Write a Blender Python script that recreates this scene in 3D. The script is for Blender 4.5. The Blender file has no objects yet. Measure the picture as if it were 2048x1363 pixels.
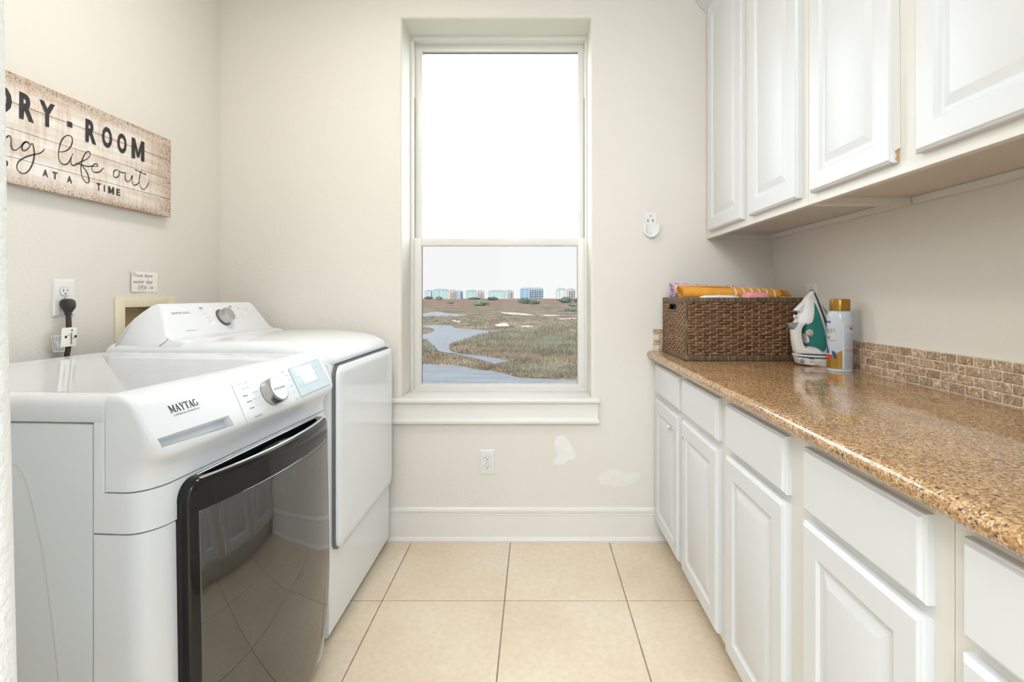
import bpy, bmesh, math, random
from mathutils import Vector, Matrix
from mathutils.geometry import tessellate_polygon
random.seed(7)
PI = math.pi
S = bpy.context.scene
C = S.collection

# ------------------------------------------------------------------ camera
F, VX, VY, H = 993.0, 1070.0, 592.0, 1.137      # focal length and horizon of the 2048x1363 frame
cam = bpy.data.cameras.new('camera'); cam_o = bpy.data.objects.new('camera', cam); C.objects.link(cam_o)
cam_o.location = (0, 0, H); cam_o.rotation_euler = (PI/2, 0, 0)
cam.sensor_width = 36; cam.lens = 36*F/2048
cam.shift_x = -(VX-1024)/2048; cam.shift_y = -(681.5-VY)/2048
cam.clip_start = .01; cam.clip_end = 4000
S.camera = cam_o
# ------------------------------------------------------------------ sky
w = bpy.data.worlds.new('overcast_sky'); S.world = w; w.use_nodes = True
bg = w.node_tree.nodes['Background']; bg.inputs[0].default_value = (.86, .94, 1.0, 1); bg.inputs[1].default_value = 6.2
# ------------------------------------------------------------------ exposure
vs = S.view_settings; vs.view_transform = 'Standard'; vs.look = 'None'; vs.gamma = 1; vs.use_curve_mapping = False
vs.exposure = 0.11
# ------------------------------------------------------------------ lamps (room ceiling fitting; unseen fill lights added in the hall)
def area(name, loc, size, power, col, rot=(0, 0, 0), sy=None):
    l = bpy.data.lights.new(name, 'AREA'); l.energy = power; l.color = col; l.size = size
    if sy: l.shape = 'RECTANGLE'; l.size_y = sy
    else: l.shape = 'DISK'
    o = bpy.data.objects.new(name, l); C.objects.link(o); o.location = loc; o.rotation_euler = rot
    return o
sun = bpy.data.lights.new('facade_fill_sun', 'SUN'); sun.energy = 7.5; sun.angle = math.radians(25); sun.color = (1, .97, .93)
sun_o = bpy.data.objects.new('facade_fill_sun', sun); C.objects.link(sun_o); sun_o.rotation_euler = (math.radians(62), 0, math.radians(-12))   # added to brighten the far houses, low behind the house
area('room_lamp', (-.62, 1.30, 2.66), .40, 11.5, (1, .95, .89))
area('hall_fill', (.1, -1.0, 2.70), 1.6, 54, (.84, .93, 1))  # unseen fill added to light the room from the camera side
area('hall_wall_fill', (-.25, -1.7, 2.20), 1.7, 36, (.82, .92, 1), (math.radians(58), 0, -.30), .75)  # unseen fill added to lift the right wall, no fitting there

# ================================================================== helpers
def ray(px, py): return Vector(((px-VX)/F, 1.0, -(py-VY)/F))
def hit(px, py, P, n):
    d = ray(px, py); o = Vector((0, 0, H)); P = Vector(P); n = Vector(n)
    return o + d*((P-o).dot(n)/d.dot(n))
def tag(o, label=None, cat=None, group=None, kind=None):
    if label: o['label'] = label
    if cat: o['category'] = cat
    if group: o['group'] = group
    if kind: o['kind'] = kind
    return o
def thing(name, loc, label=None, cat=None, group=None, kind=None, rotz=0):
    o = bpy.data.objects.new(name, None); C.objects.link(o); o.location = loc; o.rotation_euler = (0, 0, rotz)
    o.empty_display_size = .05
    return tag(o, label, cat, group, kind)
def worldloc(o):
    v = Vector((0, 0, 0))
    while o: v += o.location; o = o.parent
    return v
class G:
    def __init__(s): s.v = []; s.f = []
    def add(s, vs, fs):
        n = len(s.v); s.v += [tuple(v) for v in vs]; s.f += [tuple(i+n for i in f) for f in fs]; return s
    def bm(s, b):
        b.verts.ensure_lookup_table(); b.verts.index_update()
        s.add([v.co[:] for v in b.verts], [[v.index for v in f.verts] for f in b.faces]); b.free(); return s
    def box(s, x0, x1, y0, y1, z0, z1, bev=0, seg=2):
        b = bmesh.new(); bmesh.ops.create_cube(b, size=1)
        for v in b.verts: v.co = Vector(((x0+x1)/2+v.co.x*(x1-x0), (y0+y1)/2+v.co.y*(y1-y0), (z0+z1)/2+v.co.z*(z1-z0)))
        if bev: bmesh.ops.bevel(b, geom=b.edges[:], offset=bev, segments=seg, affect='EDGES', profile=.5)
        return s.bm(b)
    def loft(s, loops, closed=True, cap0=True, cap1=True):
        n = len(loops[0]); m = len(loops); vs = [p for l in loops for p in l]; fs = []
        for i in range(m-1):
            for j in range(n if closed else n-1):
                k = (j+1) % n; fs.append((i*n+j, i*n+k, (i+1)*n+k, (i+1)*n+j))
        if cap0: fs.append(tuple(range(n))[::-1])
        if cap1: fs.append(tuple((m-1)*n+j for j in range(n)))
        return s.add(vs, fs)
    def prism(s, prof, axis, a, b):
        f = {'x': lambda t, p: (t, p[0], p[1]), 'y': lambda t, p: (p[0], t, p[1]), 'z': lambda t, p: (p[0], p[1], t)}[axis]
        return s.loft([[f(a, p) for p in prof], [f(b, p) for p in prof]])
    def lathe(s, P, n, prof, seg=32, cap=True):
        n = Vector(n).normalized(); u = n.orthogonal().normalized(); w_ = n.cross(u); P = Vector(P)
        loops = [[P+n*h+(u*math.cos(2*PI*i/seg)+w_*math.sin(2*PI*i/seg))*r for i in range(seg)] for r, h in prof]
        return s.loft(loops, True, cap, cap)
    def tube(s, pts, r, seg=8):
        pts = [Vector(p) for p in pts]; loops = []; up = None
        for i, p in enumerate(pts):
            t = (pts[min(i+1, len(pts)-1)]-pts[max(i-1, 0)]).normalized()
            if up is None: up = t.orthogonal().normalized()
            up = (up-t*up.dot(t)).normalized(); w_ = t.cross(up)
            rr = r[i] if isinstance(r, (list, tuple)) else r
            loops.append([p+(up*math.cos(2*PI*k/seg)+w_*math.sin(2*PI*k/seg))*rr for k in range(seg)])
        return s.loft(loops)
    def build(s, name, mat, parent=None, ang=35, kind=None, label=None, local=False, offset=None, fix=True):
        me = bpy.data.meshes.new(name)
        off = Vector((0, 0, 0)) if (local or not parent) else worldloc(parent)
        me.from_pydata([tuple(Vector(v)-off) for v in s.v], [], s.f)
        if fix:
            b = bmesh.new(); b.from_mesh(me); bmesh.ops.recalc_face_normals(b, faces=b.faces[:]); b.to_mesh(me); b.free()
        if ang:
            me.polygons.foreach_set('use_smooth', [True]*len(me.polygons)); me.set_sharp_from_angle(angle=math.radians(ang))
        me.materials.append(mat); me.update()
        o = bpy.data.objects.new(name, me); C.objects.link(o); o.parent = parent
        if kind: o['kind'] = kind
        if label: o['label'] = label
        return o
def box(name, mat, parent, x0, x1, y0, y1, z0, z1, bev=.002, seg=2, **k):
    return G().box(x0, x1, y0, y1, z0, z1, bev, seg).build(name, mat, parent, **k)
def boolean(o, cutters, op='DIFFERENCE'):
    tmp = []
    for g in cutters:
        c = g.build('cutter', o.data.materials[0], o.parent); tmp.append(c)
        m = o.modifiers.new('b', 'BOOLEAN'); m.object = c; m.operation = op; m.solver = 'EXACT'
    bpy.context.view_layer.update()
    dg = bpy.context.evaluated_depsgraph_get()
    me = bpy.data.meshes.new_from_object(o.evaluated_get(dg)); o.modifiers.clear(); old = o.data; o.data = me; me.name = o.name
    me.polygons.foreach_set('use_smooth', [True]*len(me.polygons)); me.set_sharp_from_angle(angle=math.radians(30))
    for c in tmp:
        d = c.data; bpy.data.objects.remove(c); bpy.data.meshes.remove(d)
    bpy.data.meshes.remove(old)
def spline(pts, n=6):
    P = [Vector(p) for p in pts]; out = []
    for i in range(len(P)-1):
        a, b, c, d = P[max(i-1, 0)], P[i], P[i+1], P[min(i+2, len(P)-1)]
        for k in range(n):
            t = k/n; out.append(.5*((2*b)+(c-a)*t+(2*a-5*b+4*c-d)*t*t+(3*b-a-3*c+d)*t**3))
    return out+[P[-1]]
# ---- lettering: flat print in a plane given by origin, u (reading direction), v (up)
_tc = {}
def text2d(s, bold=0.0):
    if 'M' in s: bold = 0.0
    if (s, bold) in _tc: return _tc[(s, bold)]
    cu = bpy.data.curves.new('t', 'FONT'); cu.body = s; cu.size = 1; cu.offset = bold; cu.resolution_u = 3
    o = bpy.data.objects.new('t', cu); C.objects.link(o); bpy.context.view_layer.update()
    me = bpy.data.meshes.new_from_object(o.evaluated_get(bpy.context.evaluated_depsgraph_get()))
    V = [(v.co.x, v.co.y) for v in me.vertices]; Fc = [tuple(p.vertices) for p in me.polygons]
    bpy.data.objects.remove(o); bpy.data.curves.remove(cu); bpy.data.meshes.remove(me)
    _tc[(s, bold)] = (V, Fc); return V, Fc
def text(g, s, P, u, v, height, width=None, bold=0.0, lift=.0004, align='c', slant=0.0):
    V, Fc = text2d(s, bold); xs = [p[0] for p in V]; ys = [p[1] for p in V]; x0, x1 = min(xs), max(xs)
    up = any(c.isupper() or c.isdigit() for c in s); base = 0
    k = height/.73 if up else height/.75
    kx = (width/(x1-x0)) if width else k
    u = Vector(u).normalized(); v = Vector(v).normalized(); n = u.cross(v); P = Vector(P)
    sh = {'c': (x0+x1)/2, 'l': x0, 'r': x1}[align]
    return g.add([P+u*((x-sh)*kx+slant*y*k)+v*((y-base)*k)+n*lift for x, y in V], Fc)
def textfit(g, s, P00, u, v, wd, ht, bold=0.0, lift=.0004):
    if s in 'M.':                                # block letter M and square dot drawn as plain bars
        n = Vector(u).cross(Vector(v)).normalized(); q = (lambda a, b: Vector(P00)+Vector(u)*(a*wd)+Vector(v)*(b*ht)+n*lift)
        b_ = [((0, 0), (.26, 0), (.26, 1), (0, 1)), ((.74, 0), (1, 0), (1, 1), (.74, 1)), ((.26, 1), (.26, .52), (.42, .12), (.5, .38)), ((.74, 1), (.5, .38), (.58, .12), (.74, .52)), ((.5, .38), (.42, .12), (.58, .12))] if s == 'M' else [((0, 0), (1, 0), (1, 1), (0, 1))]
        for l in b_: g.add([q(*p) for p in l], [tuple(range(len(l)))])
        return g
    V, Fc = text2d(s, bold); xs = [p[0] for p in V]; ys = [p[1] for p in V]
    x0, x1, y0, y1 = min(xs), max(xs), min(ys), max(ys); n = Vector(u).cross(Vector(v)).normalized()
    return g.add([Vector(P00)+Vector(u)*((x-x0)/(x1-x0)*wd)+Vector(v)*((y-y0)/(y1-y0)*ht)+n*lift for x, y in V], Fc)
def ribbon(g, pts, n, wd, sm=5):
    pts = spline(pts, sm) if sm else [Vector(p) for p in pts]; n = Vector(n).normalized(); vs_ = []
    for i, p in enumerate(pts):
        t = (pts[min(i+1, len(pts)-1)]-pts[max(i-1, 0)])
        t = t.normalized() if t.length > 1e-9 else Vector((0, 0, 1))
        s_ = n.cross(t).normalized(); ww = wd(i/(len(pts)-1)) if callable(wd) else wd
        vs_ += [p+s_*ww/2, p-s_*ww/2]
    return g.add(vs_, [(2*i, 2*i+1, 2*i+3, 2*i+2) for i in range(len(pts)-1)])

# ================================================================== materials
def mat(name, col, rough=.5, metal=0, spec=.5, ior=None, coat=0, noise=None, bump=None, emis=None, trans=0):
    m = bpy.data.materials.new(name); m.use_nodes = True; nt = m.node_tree; N = nt.nodes; L = nt.links
    b = N['Principled BSDF']; b.inputs['Base Color'].default_value = (*col, 1); b.inputs['Roughness'].default_value = rough
    b.inputs['Metallic'].default_value = metal; b.inputs['Specular IOR Level'].default_value = spec
    if ior: b.inputs['IOR'].default_value = ior
    if coat: b.inputs['Coat Weight'].default_value = coat; b.inputs['Coat Roughness'].default_value = .03
    if trans: b.inputs['Transmission Weight'].default_value = trans
    tc = N.new('ShaderNodeTexCoord')
    if noise:                                   # (scale, amount)
        sc, am = noise[:2]; n = N.new('ShaderNodeTexNoise'); n.inputs['Scale'].default_value = sc; n.inputs['Detail'].default_value = 5
        L.new(tc.outputs['Object'], n.inputs['Vector'])
        r = N.new('ShaderNodeValToRGB'); r.color_ramp.elements[0].position = .3; r.color_ramp.elements[1].position = .7
        r.color_ramp.elements[0].color = tuple(c*(1-am) for c in col)+(1,); r.color_ramp.elements[1].color = tuple(min(c*(1+am), 1) for c in col)+(1,)
        L.new(n.outputs['Fac'], r.inputs[0]); L.new(r.outputs[0], b.inputs['Base Color'])
    if bump:                                    # (scale, strength, distance)
        n = N.new('ShaderNodeTexNoise'); n.inputs['Scale'].default_value = bump[0]; n.inputs['Detail'].default_value = 3
        L.new(tc.outputs['Object'], n.inputs['Vector'])
        bp = N.new('ShaderNodeBump'); bp.inputs['Strength'].default_value = bump[1]; bp.inputs['Distance'].default_value = bump[2]
        L.new(n.outputs['Fac'], bp.inputs['Height']); L.new(bp.outputs[0], b.inputs['Normal'])
    if emis: b.inputs['Emission Color'].default_value = (*col, 1); b.inputs['Emission Strength'].default_value = emis
    return m
def ramp(nt, stops, interp='LINEAR'):
    r = nt.nodes.new('ShaderNodeValToRGB'); cr = r.color_ramp; cr.interpolation = interp
    while len(cr.elements) > 1: cr.elements.remove(cr.elements[-1])
    cr.elements[0].position = stops[0][0]; cr.elements[0].color = (*stops[0][1], 1)
    for p, c in stops[1:]: e = cr.elements.new(p); e.color = (*c, 1)
    return r
def nd(nt, kind, vec=None, **kw):
    n = nt.nodes.new(kind)
    for k, v in kw.items():
        if hasattr(n, k): setattr(n, k, v)
        else: n.inputs[k.replace('_', ' ')].default_value = v
    if vec is not None: nt.links.new(vec, n.inputs['Vector'])
    return n
def mix(nt, fac, a, b, mode='MIX'):
    m = nt.nodes.new('ShaderNodeMix'); m.data_type = 'RGBA'; m.blend_type = mode
    for s_, v in ((0, fac), (6, a), (7, b)):
        if isinstance(v, bpy.types.NodeSocket): nt.links.new(v, m.inputs[s_])
        elif s_ == 0: m.inputs[0].default_value = v
        else: m.inputs[s_].default_value = (*v, 1)
    return m.outputs[2]

WALLC = (.80, .765, .70)
M = {}
M['wall'] = mat('painted_wall', WALLC, .72, noise=(1.3, .02), bump=(95, .6, .0021))
M['hall'] = mat('hall_paint', (.86, .87, .88), .7, bump=(90, .4, .001))
M['ceiling'] = mat('ceiling_paint', (.88, .88, .87), .8, bump=(90, .4, .001))
M['jamb'] = mat('jamb_paint', (.84, .83, .80), .6, bump=(210, .8, .002))
M['trim'] = mat('trim_paint', (.84, .81, .77), .32, noise=(3, .015))
M['vinyl'] = mat('window_vinyl', (.80, .78, .74), .35, noise=(5, .01))
M['cab'] = mat('cabinet_foil', (.745, .755, .765), .38, noise=(2, .012))
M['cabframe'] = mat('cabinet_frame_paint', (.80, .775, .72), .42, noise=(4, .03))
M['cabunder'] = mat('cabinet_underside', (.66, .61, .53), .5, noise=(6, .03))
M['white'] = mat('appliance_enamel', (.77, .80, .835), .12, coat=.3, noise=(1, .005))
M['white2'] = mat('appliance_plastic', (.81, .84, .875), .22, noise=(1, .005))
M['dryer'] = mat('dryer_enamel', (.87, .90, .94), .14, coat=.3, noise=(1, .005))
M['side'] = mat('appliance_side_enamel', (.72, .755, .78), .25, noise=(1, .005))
M['seam'] = mat('dark_seam', (.10, .105, .11), .6, noise=(8, .1))
M['grey'] = mat('grey_gasket', (.16, .165, .175), .45, noise=(8, .08))
M['black'] = mat('black_gloss', (.008, .008, .009), .08, ior=1.42, noise=(3, .1))
M['glassdark'] = mat('tinted_door_glass', (.022, .0215, .021), .03, ior=2.0, noise=(3, .05))
M['chrome'] = mat('brushed_steel', (.55, .54, .53), .28, metal=1, bump=(300, .15, .0005), noise=(40, .08))
M['chrome2'] = mat('polished_chrome', (.82, .83, .85), .10, metal=1, noise=(10, .03))
M['ink'] = mat('black_ink', (.02, .018, .018), .6, noise=(60, .5))
M['inkgrey'] = mat('grey_ink', (.18, .19, .20), .6, noise=(60, .1))
M['inklight'] = mat('pale_grey_ink', (.50, .53, .58), .6, noise=(60, .1))
M['rubber'] = mat('black_rubber', (.035, .033, .033), .45, noise=(30, .2))
M['cord'] = mat('dark_brown_cord', (.045, .03, .028), .5, noise=(30, .2))
M['plastic'] = mat('white_plastic', (.82, .82, .80), .3, noise=(8, .01))
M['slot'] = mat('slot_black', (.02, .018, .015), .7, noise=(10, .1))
M['cream'] = mat('cream_plastic', (.90, .80, .61), .45, noise=(6, .04))
M['boxin'] = mat('box_interior', (.66, .54, .33), .6, noise=(9, .25))
M['paper'] = mat('note_paper', (.95, .92, .86), .8, noise=(20, .02))
M['grout'] = mat('floor_grout', (.30, .22, .17), .9, noise=(30, .2))
M['grout2'] = mat('backsplash_grout', (.78, .69, .57), .9, noise=(40, .15))
M['patch'] = mat('wall_filler', (.87, .855, .835), .8, noise=(30, .03))
M['patch2'] = mat('wall_filler_faint', (.835, .81, .76), .8, noise=(30, .02))
M['mdf'] = mat('bare_fibreboard', (.55, .33, .18), .8, noise=(60, .2))
M['dial'] = mat('dial_face', (.84, .92, .97), .30, metal=0, noise=(4, .02))
M['lcd'] = mat('display_glass', (.66, .78, .84), .12, noise=(3, .04))
M['lcdw'] = mat('display_window', (.90, .94, .95), .15, noise=(3, .02))
M['lamp'] = mat('lamp_diffuser', (1, .93, .84), .5, emis=3)
M['teal'] = mat('teal_tank', (.03, .21, .18), .18, noise=(18, .12), coat=.3)
M['ironw'] = mat('iron_white', (.78, .74, .71), .28, noise=(9, .02))
M['irong'] = mat('iron_grey', (.30, .31, .31), .3, noise=(9, .05))
M['beige'] = mat('beige_dial', (.62, .56, .45), .35, noise=(9, .05))
M['gold'] = mat('bronze_cap', (.36, .20, .035), .25, metal=.55, noise=(20, .08))
M['pink'] = mat('pink_towel', (.85, .33, .36), .95, noise=(60, .15), bump=(400, .6, .002))
M['whitet'] = mat('white_towel', (.80, .84, .82), .95, noise=(60, .1), bump=(400, .6, .002))
M['bluet'] = mat('blue_towel', (.02, .20, .38), .95, noise=(60, .2), bump=(400, .6, .002))
M['stake'] = mat('basket_stake', (.60, .33, .15), .55, noise=(60, .3))
M['red'] = mat('red_print', (.75, .06, .04), .5, noise=(10, .05))
M['bluep'] = mat('blue_print', (.02, .08, .28), .5, noise=(10, .05))
M['canw'] = mat('can_white', (.62, .68, .76), .22, noise=(5, .02), coat=.3)
M['cang'] = mat('can_gold', (.42, .22, .03), .25, metal=.4, noise=(20, .06))
M['cantext'] = mat('can_small_print', (.22, .27, .36), .5, noise=(10, .05))
M['tan'] = mat('tan_print', (.50, .33, .16), .5, noise=(10, .05))

def mk_floor_tile():
    m = mat('ceramic_floor_tile', (.7, .6, .45), .22); nt = m.node_tree; L = nt.links; b = nt.nodes['Principled BSDF']
    g = nt.nodes.new('ShaderNodeNewGeometry'); oi = nt.nodes.new('ShaderNodeObjectInfo')
    n1 = nd(nt, 'ShaderNodeTexNoise', g.outputs['Position'], Scale=3.2, Detail=6.0)
    n2 = nd(nt, 'ShaderNodeTexNoise', g.outputs['Position'], Scale=45.0, Detail=3.0)
    r = ramp(nt, [(.3, (.80, .65, .47)), (.52, (.85, .725, .55)), (.75, (.87, .77, .62))]); L.new(n1.outputs['Fac'], r.inputs[0])
    r2 = ramp(nt, [(.35, (.94, .93, .92)), (.65, (1, 1, 1))]); L.new(n2.outputs['Fac'], r2.inputs[0])
    c = mix(nt, 1.0, r.outputs[0], r2.outputs[0], 'MULTIPLY')
    rr = ramp(nt, [(0, (.96, .96, .96)), (1, (1.0, 1.0, 1.0))]); L.new(oi.outputs['Random'], rr.inputs[0])
    L.new(mix(nt, 1.0, c, rr.outputs[0], 'MULTIPLY'), b.inputs['Base Color'])
    bp = nd(nt, 'ShaderNodeBump', Strength=.12, Distance=.001); L.new(n2.outputs['Fac'], bp.inputs['Height']); L.new(bp.outputs[0], b.inputs['Normal'])
    return m
M['ftile'] = mk_floor_tile()
def mk_granite():
    m = mat('granite', (.4, .25, .12), .09, coat=.25); nt = m.node_tree; L = nt.links; b = nt.nodes['Principled BSDF']
    g = nt.nodes.new('ShaderNodeTexCoord').outputs['Object']
    v1 = nd(nt, 'ShaderNodeTexVoronoi', g, Scale=330.0); v2 = nd(nt, 'ShaderNodeTexVoronoi', g, Scale=190.0)
    n1 = nd(nt, 'ShaderNodeTexNoise', g, Scale=9.0, Detail=4.0)
    bw = nt.nodes.new('ShaderNodeSeparateColor'); L.new(v1.outputs['Color'], bw.inputs[0])
    bw2 = nt.nodes.new('ShaderNodeSeparateColor'); L.new(v2.outputs['Color'], bw2.inputs[0])
    r1 = ramp(nt, [(0, (.06, .04, .03)), (.12, (.26, .125, .045)), (.30, (.46, .25, .10)), (.54, (.62, .38, .175)), (.79, (.76, .54, .33)), (.94, (.86, .70, .52))], 'CONSTANT')
    L.new(bw.outputs[0], r1.inputs[0])
    r2 = ramp(nt, [(0, (.06, .05, .05)), (.15, (.48, .27, .11)), (.8, (.66, .43, .22))], 'CONSTANT'); L.new(bw2.outputs[1], r2.inputs[0])
    c = mix(nt, .38, r1.outputs[0], r2.outputs[0]); r3 = ramp(nt, [(.35, (.82, .80, .78)), (.65, (1.0, 1.0, 1.0))]); L.new(n1.outputs['Fac'], r3.inputs[0])
    L.new(mix(nt, 1.0, c, r3.outputs[0], 'MULTIPLY'), b.inputs['Base Color'])
    return m
M['granite'] = mk_granite()
def mk_btile():
    m = mat('tumbled_travertine', (.4, .28, .18), .6); nt = m.node_tree; L = nt.links; b = nt.nodes['Principled BSDF']
    g = nt.nodes.new('ShaderNodeNewGeometry').outputs['Position']; oi = nt.nodes.new('ShaderNodeObjectInfo')
    n1 = nd(nt, 'ShaderNodeTexNoise', g, Scale=70.0, Detail=6.0, Roughness=.65, Distortion=1.5)
    r = ramp(nt, [(.34, (.27, .165, .10)), (.44, (.44, .30, .185)), (.55, (.54, .385, .25)), (.60, (.74, .64, .52)), (.75, (.82, .74, .64))])
    L.new(n1.outputs['Fac'], r.inputs[0])
    rr = ramp(nt, [(0, (.72, .70, .68)), (.5, (.95, .92, .88)), (1, (1, 1, 1))]); L.new(oi.outputs['Random'], rr.inputs[0])
    L.new(mix(nt, 1.0, r.outputs[0], rr.outputs[0], 'MULTIPLY'), b.inputs['Base Color'])
    bp = nd(nt, 'ShaderNodeBump', Strength=.6, Distance=.0015); L.new(n1.outputs['Fac'], bp.inputs['Height']); L.new(bp.outputs[0], b.inputs['Normal'])
    return m
M['btile'] = mk_btile()
def mk_wicker(name, cols, sc=(40, 40, 300)):
    m = mat(name, cols[1], .5); nt = m.node_tree; L = nt.links; b = nt.nodes['Principled BSDF']
    mp = nt.nodes.new('ShaderNodeMapping'); mp.inputs['Scale'].default_value = sc
    L.new(nt.nodes.new('ShaderNodeTexCoord').outputs['Object'], mp.inputs[0])
    n1 = nd(nt, 'ShaderNodeTexNoise', mp.outputs[0], Scale=1.0, Detail=4.0)
    r = ramp(nt, [(.3, cols[0]), (.5, cols[1]), (.68, cols[2])]); L.new(n1.outputs['Fac'], r.inputs[0]); L.new(r.outputs[0], b.inputs['Base Color'])
    bp = nd(nt, 'ShaderNodeBump', Strength=.5, Distance=.001); L.new(n1.outputs['Fac'], bp.inputs['Height']); L.new(bp.outputs[0], b.inputs['Normal'])
    return m
M['wicker'] = mk_wicker('wicker_weave', [(.045, .021, .011), (.155, .075, .033), (.34, .19, .095)])
M['wrap'] = mk_wicker('wicker_rim', [(.04, .022, .012), (.11, .07, .035), (.27, .19, .11)], (260, 260, 20))
def mk_sign():
    m = mat('whitewashed_plank', (.75, .66, .55), .7); nt = m.node_tree; L = nt.links; b = nt.nodes['Principled BSDF']
    g = nt.nodes.new('ShaderNodeNewGeometry').outputs['Position']; oi = nt.nodes.new('ShaderNodeObjectInfo')
    mp = nt.nodes.new('ShaderNodeMapping'); mp.inputs['Scale'].default_value = (1, 6, 60); L.new(g, mp.inputs[0])
    mp2 = nt.nodes.new('ShaderNodeMapping'); mp2.inputs['Scale'].default_value = (1, 90, 9); L.new(g, mp2.inputs[0])
    n1 = nd(nt, 'ShaderNodeTexNoise', mp.outputs[0], Scale=1.0, Detail=6.0); n2 = nd(nt, 'ShaderNodeTexNoise', mp2.outputs[0], Scale=1.0, Detail=5.0)
    n3 = nd(nt, 'ShaderNodeTexNoise', g, Scale=5.0, Detail=3.0); n4 = nd(nt, 'ShaderNodeTexNoise', g, Scale=160.0, Detail=4.0)
    c1 = ramp(nt, [(.35, (.74, .65, .56)), (.55, (.86, .80, .74)), (.7, (.90, .86, .81))]); L.new(n1.outputs['Fac'], c1.inputs[0])
    c2 = ramp(nt, [(.32, (.88, .80, .74)), (.55, (1, 1, 1))]); L.new(n2.outputs['Fac'], c2.inputs[0])
    c = mix(nt, 1.0, c1.outputs[0], c2.outputs[0], 'MULTIPLY')
    # worn specks: more of them along the outer edges of the board (real wear of the print)
    sx = nt.nodes.new('ShaderNodeSeparateXYZ'); L.new(g, sx.inputs[0])
    e1 = nd(nt, 'ShaderNodeMapRange'); L.new(sx.outputs['Z'], e1.inputs['Value'])
    for k, v_ in (('From Min', 1.70), ('From Max', 1.75)): e1.inputs[k].default_value = v_
    e2 = nd(nt, 'ShaderNodeMapRange'); L.new(sx.outputs['Z'], e2.inputs['Value'])
    for k, v_ in (('From Min', 1.49), ('From Max', 1.447)): e2.inputs[k].default_value = v_
    e3 = nd(nt, 'ShaderNodeMapRange'); L.new(sx.outputs['Y'], e3.inputs['Value'])
    for k, v_ in (('From Min', 1.82), ('From Max', 1.955)): e3.inputs[k].default_value = v_
    mx = nt.nodes.new('ShaderNodeMath'); mx.operation = 'MAXIMUM'; L.new(e1.outputs[0], mx.inputs[0]); L.new(e2.outputs[0], mx.inputs[1])
    mx2 = nt.nodes.new('ShaderNodeMath'); mx2.operation = 'MAXIMUM'; L.new(mx.outputs[0], mx2.inputs[0]); L.new(e3.outputs[0], mx2.inputs[1])
    c3 = ramp(nt, [(.36, (.35, .24, .17)), (.48, (1, 1, 1))]); L.new(n4.outputs['Fac'], c3.inputs[0])
    cc = mix(nt, 1.0, c, c3.outputs[0], 'MULTIPLY'); c5 = mix(nt, mx2.outputs[0], c, mix(nt, .75, cc, (.62, .48, .36), 'MULTIPLY'))
    L.new(c5, b.inputs['Base Color'])
    return m
M['plank'] = mk_sign()

# ================================================================== ROOM SHELL
D, LX, RX, CZ = 2.314, -1.468, 1.107, 2.75
FY = .30                                        # room face of the doorway wall
def ring_wall(name, plane, rect, hole, pos, depth, r, m):
    """wall slab with a bull-nosed rectangular hole. plane 'y': coords (x,z) at y=pos going outward +depth; 'x': coords (y,z) at x=pos going -depth"""
    def P(a, b, d): return (a, pos+d, b) if plane == 'y' else (pos-d, a, b)
    a0, a1, b0, b1 = rect; h0, h1, k0, k1 = hole
    def loop(x0, x1, y0, y1, d): return [P(x0, y0, d), P(x1, y0, d), P(x1, y1, d), P(x0, y1, d)]
    L_ = [loop(a0, a1, b0, b1, 0)]
    n = 5 if r else 0
    for i in range(n+1):
        t = (PI/2)*i/max(n, 1); e = r*(1-math.sin(t)); dd = r*(1-math.cos(t))
        L_.append(loop(h0-e, h1+e, k0-e, k1+e, dd))
    L_.append(loop(h0, h1, k0, k1, depth)); L_.append(loop(a0, a1, b0, b1, depth)); L_.append(L_[0])
    g = G().loft(L_, True, False, False)
    return g.build(name, m, None, 40, kind='structure', fix=True)
WX0, WX1, WZ0, WZ1 = -.622, .261, .640, 2.435
ring_wall('wall_back', 'y', (LX, RX, 0, CZ), (WX0, WX1, WZ0, WZ1), D, .30, .018, M['wall'])
UB = (1.755, 1.998, .90, 1.115)                 # recess of the utility box in the left wall
ring_wall('wall_left', 'x', (-2.6, D+.30, 0, CZ), UB, LX, .12, 0, M['wall'])
box('wall_right', M['wall'], None, RX, RX+.12, FY-.12, D+.30, 0, CZ, 0, kind='structure')
# doorway wall with its leaning bull-nosed edge at the left of the camera
g = G()
def jloop(z, xe):
    pts = [(LX, FY), (xe-.016, FY)]
    for i in range(1, 6): t = PI/2*i/5; pts.append((xe-.016+.016*math.sin(t), FY-.016+.016*math.cos(t)))
    pts += [(xe, FY-.104)]
    for i in range(1, 6): t = PI/2*i/5; pts.append((xe-.016+.016*math.cos(t), FY-.104-.016*math.sin(t)))
    pts += [(LX, FY-.12)]
    return [(x, y, z) for x, y in pts]
g.loft([jloop(0, -.2955), jloop(.905, -.3030), jloop(1.10, -.3080), jloop(1.32, -.3110), jloop(CZ, -.3110)])
g.build('wall_front', M['jamb'], None, 40, kind='structure')
g = G().box(.50, RX, FY-.12, FY, 0, CZ-.001, .01); g.build('wall_front_right', M['jamb'], None, kind='structure')
box('ceiling', M['ceiling'], None, LX-.12, 1.8, -2.6, D+.30, CZ, CZ+.1, 0, kind='structure')
box('wall_hall_right', M['hall'], None, 1.6, 1.72, -2.6, FY-.12, 0, CZ, 0, kind='structure')
box('wall_hall_back', M['hall'], None, LX, 1.72, -2.72, -2.6, 0, CZ, 0, kind='structure')
box('wall_hall_return', M['hall'], None, RX, 1.72, FY-.12, FY, 0, CZ, 0, kind='structure')
fl = box('floor', M['grout'], None, LX-.12, 1.72, -2.6, D+.30, -.10, -.0015, 0, kind='structure')
T = .4575; tx0, ty0 = -.5713, 1.8565
tm = {}
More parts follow.
